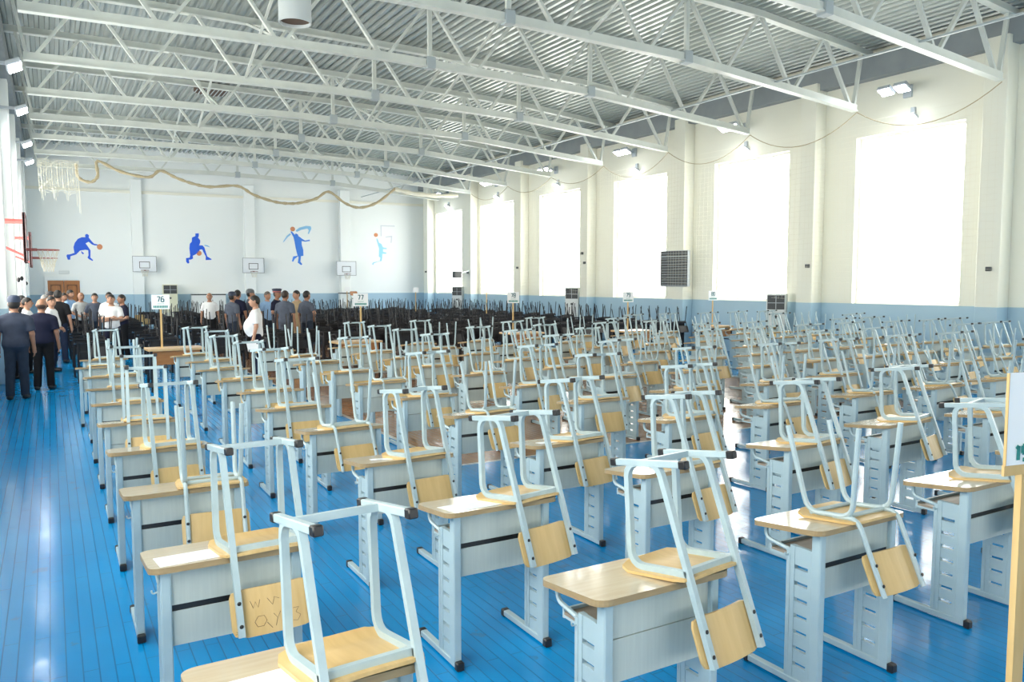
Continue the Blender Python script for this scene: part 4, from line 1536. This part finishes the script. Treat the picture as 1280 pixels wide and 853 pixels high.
def lowlamp(x, y, z, side, label):
    r = empty('wall_lamp', (x, y, z), 0, label, 'wall lamp', 'small lamps over the windows')
    MB().box((min(0.01 * side, -0.06 * side), -0.05, -0.04), (max(0.01 * side, -0.06 * side), 0.05, 0.16)).obj('bracket', M_LAMPB, r)
    R = Euler((0, 0.5 * side, 0)).to_matrix()
    hd = MB().box((-0.10, -0.13, -0.04), (0.10, 0.13, 0.04), c=0.015)
    hd.v = [tuple(R @ Vector(p) + Vector((-0.1 * side, 0, -0.05))) for p in hd.v]
    hd.obj('lamp_head', M_LAMPB, r)
    ln = MB().box((-0.09, -0.12, -0.05), (0.09, 0.12, -0.038))
    ln.v = [tuple(R @ Vector(p) + Vector((-0.1 * side, 0, -0.05))) for p in ln.v]
    ln.obj('lens', M_LAMP, r)


WN = ['nearest', 'second', 'third', 'fourth', 'fifth', 'farthest']
for k, y in enumerate((11.4, 16.45, 21.3, 26.1, 30.9, 35.9)):
    floodlight(XR - 0.5, y, 6.45, 1, 'double floodlight on the window wall, %s from the camera' % WN[k])
    lowlamp(XR, y - 0.15, 5.88, 1, 'small bright lamp just over the %s window from the camera' % WN[k])
for k, (y, z) in enumerate(((18.6, 6.3), (23.2, 6.3), (28.3, 6.25), (31.2, 6.1))):
    floodlight(XL + 0.50, y, z, -1, 'double floodlight on the wall above the walkway, %s from the near end' % ORD[k])


def cooler(x, y, z, rz, h, w, label, m_, screen=True):
    r = empty('air_conditioner', (x, y, 0), rz, label, 'air conditioner', 'floor-standing air conditioners')
    MB().box((-w / 2, -0.17, 0), (w / 2, 0.17, h), c=0.015).obj('cabinet', m_, r)
    g = MB().box((-w / 2 + 0.03, -0.18, h - 0.42), (w / 2 - 0.03, -0.165, h - 0.04))
    g.box((-w / 2 + 0.04, -0.186, h - 0.25), (w / 2 - 0.04, -0.178, h - 0.235), 1)
    g.box((-0.008, -0.186, h - 0.41), (0.008, -0.178, h - 0.05), 1)
    g.obj('outlet_grille', [M_DGREY, M_LAMPB], r)
    MB().prism(disc(0, h - 0.62, 0.045), -0.178, -0.165, axis='y').obj('badge', M_DGREY, r)
    g = MB()
    for q in range(8):
        g.box((-w / 2 + 0.06, -0.178, 0.2 + q * 0.06), (w / 2 - 0.06, -0.166, 0.225 + q * 0.06))
    g.obj('inlet_grille', M_LAMPB, r)


cooler(16.93, 14.75, 0, math.radians(-58), 1.72, 0.5, 'white floor-standing air conditioner by the near column of the window wall', M_ACB)
cooler(16.9, 24.35, 0, math.radians(-50), 1.85, 0.52, 'white floor-standing air conditioner at the middle of the window wall', M_ACB)
cooler(16.9, 34.0, 0, math.radians(-45), 1.85, 0.52, 'white floor-standing air conditioner at the far end of the window wall', M_ACB)
cooler(4.73, 39.2, 0, 0, 1.95, 0.62, 'cream floor-standing air conditioner at the far wall behind sign 76', M_ACC)


def cab(x, y, w, h, label, top=M_DGREY):
    r = empty('cabinet', (x, y, 0), math.atan(SKEW), label, 'cabinet')
    MB().box((-w / 2, -0.2, 0), (w / 2, 0.2, h), c=0.008).obj('body', M_ACB, r)
    MB().box((-w / 2 - 0.01, -0.21, h), (w / 2 + 0.01, 0.21, h + 0.05)).obj('top_board', top, r)
    MB().box((-0.006, -0.206, 0.1), (0.006, -0.198, h - 0.05)).obj('door_gap', M_DGREY, r)


cab(12.95, 38.7, 0.75, 1.48, 'pale cabinet with dark top at the far wall beside the green chair')
cab(6.4, 39.2, 1.5, 1.45, 'long pale cabinet with dark top along the far wall behind the black desks')

# black scoreboard on a column between the windows
r = empty('scoreboard', (16.85, 18.72, 2.46), math.radians(-78), 'square black display board hung on the window-wall column', 'display board')
MB().box((-0.52, -0.06, -0.56), (0.52, 0.06, 0.56), c=0.01).obj('casing', M_LAMPB, r)
g = MB().box((-0.5, -0.068, -0.54), (0.5, -0.058, 0.54))
g.obj('panel', M_DGREY, r)
g = MB()
for q in range(13):
    z = -0.52 + q * 0.082
    g.box((-0.49, -0.074, z), (0.49, -0.067, z + 0.012))
g.box((-0.5, -0.078, 0.36), (0.5, -0.067, 0.39))
g.obj('louvre', M_GUSSET, r)

# little sockets and speakers on the columns
for k, (x, y, z) in enumerate(((16.9, 13.75, 2.45), (16.9, 8.99 + 0.2, 2.3), (16.9, 23.75, 3.1), (16.9, 23.6, 2.75), (16.9, 28.4, 2.65), (16.9, 32.95, 2.5), (16.9, 37.7, 2.6))):
    b = MB().box((x - 0.06, y - 0.05, z - 0.045), (x + 0.01, y + 0.05, z + 0.045), c=0.006).obj('wall_box', M_DGREY)
    tag(b, 'small dark box on the %s window-wall column' % ['second', 'nearest', 'fourth (upper box)', 'fourth (lower box)', 'fifth', 'sixth', 'last'][k], 'wall box', 'small boxes on the columns')
b = MB().box((15.9, 32.3, 2.25), (16.25, 32.6, 2.55), c=0.01).obj('wall_speaker', M_DGREY)
bb = MB().obox((16.2, 32.5, 2.45), (16.92, 32.8, 2.6), 0.04, 0.04).obj('bracket', M_GUSSET, b)
tag(b, 'dark speaker on an arm between the last two windows', 'speaker')
for k, (y, z) in enumerate(((25.2, 2.1), (28.2, 2.15), (33.2, 2.0))):
    o = MB().ell((-0.74 + 0.0, y, z), (0.05, 0.07, 0.07), 8, 6).obj('wall_camera', M_BLACK)
    tag(o, 'small black camera on the wall above the walkway group, %s' % ['nearest', 'middle', 'farthest'][k], 'camera', 'small wall cameras')
o = MB().box((0.35, back_pt(0.5) - 0.06, 2.42), (0.75, back_pt(0.5) - 0.0, 2.56), c=0.01).obj('exit_lamp', M_ACB)
tag(o, 'small pale unlit lamp box over the wooden door', 'lamp box')

# ventilation pipe and round roof vent
r = empty('ventilation_pipe', (3.45, 12.6, 0), 0, 'fat grey ventilation pipe hanging from the roof', 'pipe')
lo, hi = 6.05, roof_z(3.45) + 0.1
vs = []
nn = 24
for rad, z in ((0.25, hi), (0.25, lo), (0.235, lo), (0.235, hi - 0.1)):
    vs += [(rad * math.cos(2 * PI * i / nn), rad * math.sin(2 * PI * i / nn), z) for i in range(nn)]
fs = [(k * nn + i, (k + 1) * nn + i, (k + 1) * nn + (i + 1) % nn, k * nn + (i + 1) % nn) for k in range(3) for i in range(nn)]
MB().add(vs, fs).obj('pipe_shell', M_DUCT, r, True)
MB().prism(disc(0, 0, 0.236, 24), lo + 0.05, lo + 0.06).obj('damper_plate', M_RUST, r)
MB().tube([(0.262 * math.cos(2 * PI * i / 24), 0.262 * math.sin(2 * PI * i / 24), 6.6) for i in range(24)], 0.012, n=5, closed=True).obj('joint_ring', M_GUSSET, r)
r = empty('roof_vent', (4.6, 26.4, roof_z(4.6)), 0, 'round dark vent opening in the roof deck', 'vent')
MB().prism(disc(0, 0, 0.55, 20), 0.0, 0.11).obj('vent_hole', M_RUST, r)
g = MB()
for q in range(-4, 5):
    x = q * 0.12
    y = math.sqrt(max(0.55 ** 2 - x * x, 0))
    g.box((x - 0.012, -y, -0.02), (x + 0.012, y, 0.0))
g.obj('grille', M_GUSSET, r)

# nets: rolled net swagged under the far truss, net cage, and the thin net in front of the windows
rp = [(0.98, 6.39), (1.04, 5.9), (1.43, 5.75), (1.68, 6.0), (1.69, 6.54), (2.43, 6.21), (3.4, 6.06), (3.83, 6.34), (4.4, 6.1), (4.98, 5.92), (5.63, 5.83), (6.68, 5.93),
      (7.3, 5.62), (8.07, 5.39), (8.7, 5.33), (9.23, 5.39), (9.9, 5.6), (10.45, 5.92), (11.15, 5.48), (11.8, 5.31), (12.61, 5.56), (13.49, 6.24)]


def smooth(pts, n=6):
    out = []
    for i in range(len(pts) - 1):
        p0, p1, p2, p3 = [Vector(pts[max(0, min(len(pts) - 1, i + k))]) for k in (-1, 0, 1, 2)]
        for q in range(n):
            t = q / n
            out.append(0.5 * ((2 * p1) + (p2 - p0) * t + (2 * p0 - 5 * p1 + 4 * p2 - p3) * t * t + (3 * p1 - p0 - 3 * p2 + p3) * t ** 3))
    out.append(Vector(pts[-1]))
    return out


pth = smooth([(x, 33.4, z) for x, z in rp], 5)
rs = [0.055 + 0.012 * math.sin(i * 2.3) for i in range(len(pth))]
o = MB().tube(pth, rs, n=8, ref=(0, 1, 0)).obj('rolled_net', M_ROPE, None, True)
tag(o, 'tan rolled-up net swagged in loops under the far roof truss', 'rolled net')
pth = smooth([(13.49, 33.4, 6.2), (14.2, 33.2, 6.05), (15.2, 33.0, 5.98), (16.4, 33.0, 6.05)], 6)
o = MB().tube(pth, [0.10 + 0.02 * math.sin(i * 1.7) for i in range(len(pth))], n=8, ref=(0, 1, 0)).obj('rolled_net', M_NETP, None, True)
tag(o, 'pale rolled net bundle under the last truss beside the windows', 'rolled net')
# net hanging at the walkway end
mb = MB()
rc = random.Random(3)
for i in range(24):
    x = -0.2 + 1.16 * i / 23
    zl = 4.95 - 0.25 * math.sin(i * 0.9) - (0.4 if i > 20 else 0)
    mb.tube([(x, 30.0 + 0.05 * math.sin(i), 6.05), (x + 0.03 * math.sin(i * 2.1), 30.0 + 0.08 * math.cos(i * 1.3), 5.5), (x + 0.02, 30.0, zl)], 0.005, n=4)
for j in range(18):
    z = 6.0 - 0.06 * j
    mb.tube([(-0.2 + 1.16 * i / 12, 30.0 + 0.06 * math.sin(i * 1.9 + j), z + 0.04 * math.sin(i * 1.1 + j * 0.8)) for i in range(13)], 0.0045, n=4)
o = mb.obj('hanging_net', M_NETP)
tag(o, 'short pale net hanging from the truss end above the walkway', 'net')
# ball-stop net in front of the window wall, bay by bay, with its top rope sagging between truss ends
xn = 16.72
ends = [YT[k] for k in range(5, 13)]
for k in range(len(ends) - 1):
    ya, yb_ = ends[k], ends[k + 1]
    r = empty('ball_net', (xn, (ya + yb_) / 2, 1.6), 0, 'thin pale ball-stop net hanging before the windows, %s span from the near end' % ORD[k], 'net', 'ball-stop nets before the windows')
    sag = 0.55 if k < 4 else 0.4

    def top(y):
        t = (y - ya) / (yb_ - ya)
        return zb(xn) - 0.02 - sag * 4 * t * (1 - t)
    L = (yb_ - ya) / 2
    ymid = (ya + yb_) / 2
    MB().tube([(0.0, -L + 2 * L * i / 14, top(ymid - L + 2 * L * i / 14) - 1.6) for i in range(15)], 0.011, n=5).obj('top_rope', M_ROPE, r)
    g = MB()
    nv = 26
    for i in range(nv):
        y = -L + 2 * L * (i + 0.5) / nv
        zt = top(ymid + y) - 1.6
        g.tube([(0.03 * math.sin(i * 0.7), y, zt), (0.03 * math.sin(i * 0.7 + 1), y + 0.03 * math.sin(i), zt * 0.5), (0.03 * math.sin(i * 0.7 + 2), y, 0.0)], 0.0022, n=3, cap=False)
    for j in range(32):
        z = 0.14 * j
        pts = [(0.02 * math.sin(i + j), -L + 2 * L * i / 8, z + 0.02 * math.sin(i * 1.3 + j)) for i in range(9)]
        pts = [p for p in pts if p[2] < top(ymid + p[1]) - 1.6]
        if len(pts) > 2:
            g.tube(pts, 0.0022, n=3, cap=False)
    g.obj('mesh_net', M_NETP, r)

# a few wooden chairs and the green-framed chair among the far rows
WC = chair_parts('black', 1, M_PLY, M_STICK)
GC = chair_parts('black', 1, M_TABLE, M_GREEN)


def upright(parts, x, y, z, rz, lab, grp=None, name='wooden_chair'):
    return make_thing(name, parts, (x, y, z + SH), (0, 0, rz), lab, 'chair', grp)


upright(GC, 12.35, 35.6, 0.85, math.radians(10), 'brown chair with green frame standing up among the far black desks', None, 'green_framed_chair')
t = empty('storage_bench', (12.35, 35.6, 0), 0, 'low dark bench under the green-framed chair', 'bench')
MB().box((-0.35, -0.3, 0.80), (0.35, 0.3, 0.848)).obj('bench_top', M_BTOP, t)
for s in (-1, 1):
    MB().box((0.3 * s - 0.02, -0.26, 0), (0.3 * s + 0.02, 0.26, 0.80)).obj('leg', M_BSTEEL, t)
for k, (x, y) in enumerate(((2.75, 30.2), (3.35, 30.4), (2.9, 34.0))):
    upright(WC, x, y, 0, math.radians(180 + 10 * k), 'tan wooden chair behind the black desks left of sign 76, %s of three' % ['nearer', 'second', 'farthest'][k], 'tan wooden chairs')

# ------------------------------------------------------------------ camera, world, view
cam = bpy.data.cameras.new('camera')
cam.sensor_fit = 'HORIZONTAL'
cam.sensor_width = 36.0
cam.lens = F_PX * 36.0 / 1280
cam.clip_start = 0.05
cam.clip_end = 200
co = bpy.data.objects.new('camera', cam)
COL.objects.link(co)
co.location = (0, 0, CAM_Z)
co.rotation_euler = (PI / 2 - PITCH, 0, -YAW)
SC.camera = co

w = bpy.data.worlds.new('sky')
SC.world = w
w.use_nodes = True
w.node_tree.nodes['Background'].inputs[0].default_value = (0.85, 0.92, 1.0, 1)
w.node_tree.nodes['Background'].inputs[1].default_value = 1.5

SC.view_settings.view_transform = 'Standard'
SC.view_settings.look = 'None'
SC.view_settings.gamma = 1
SC.view_settings.exposure = 0.0
SC.view_settings.use_curve_mapping = False
SC.cycles.use_denoising = True
SC.cycles.max_bounces = 10
SC.cycles.diffuse_bounces = 6
SC.cycles.glossy_bounces = 4
SC.cycles.sample_clamp_indirect = 8
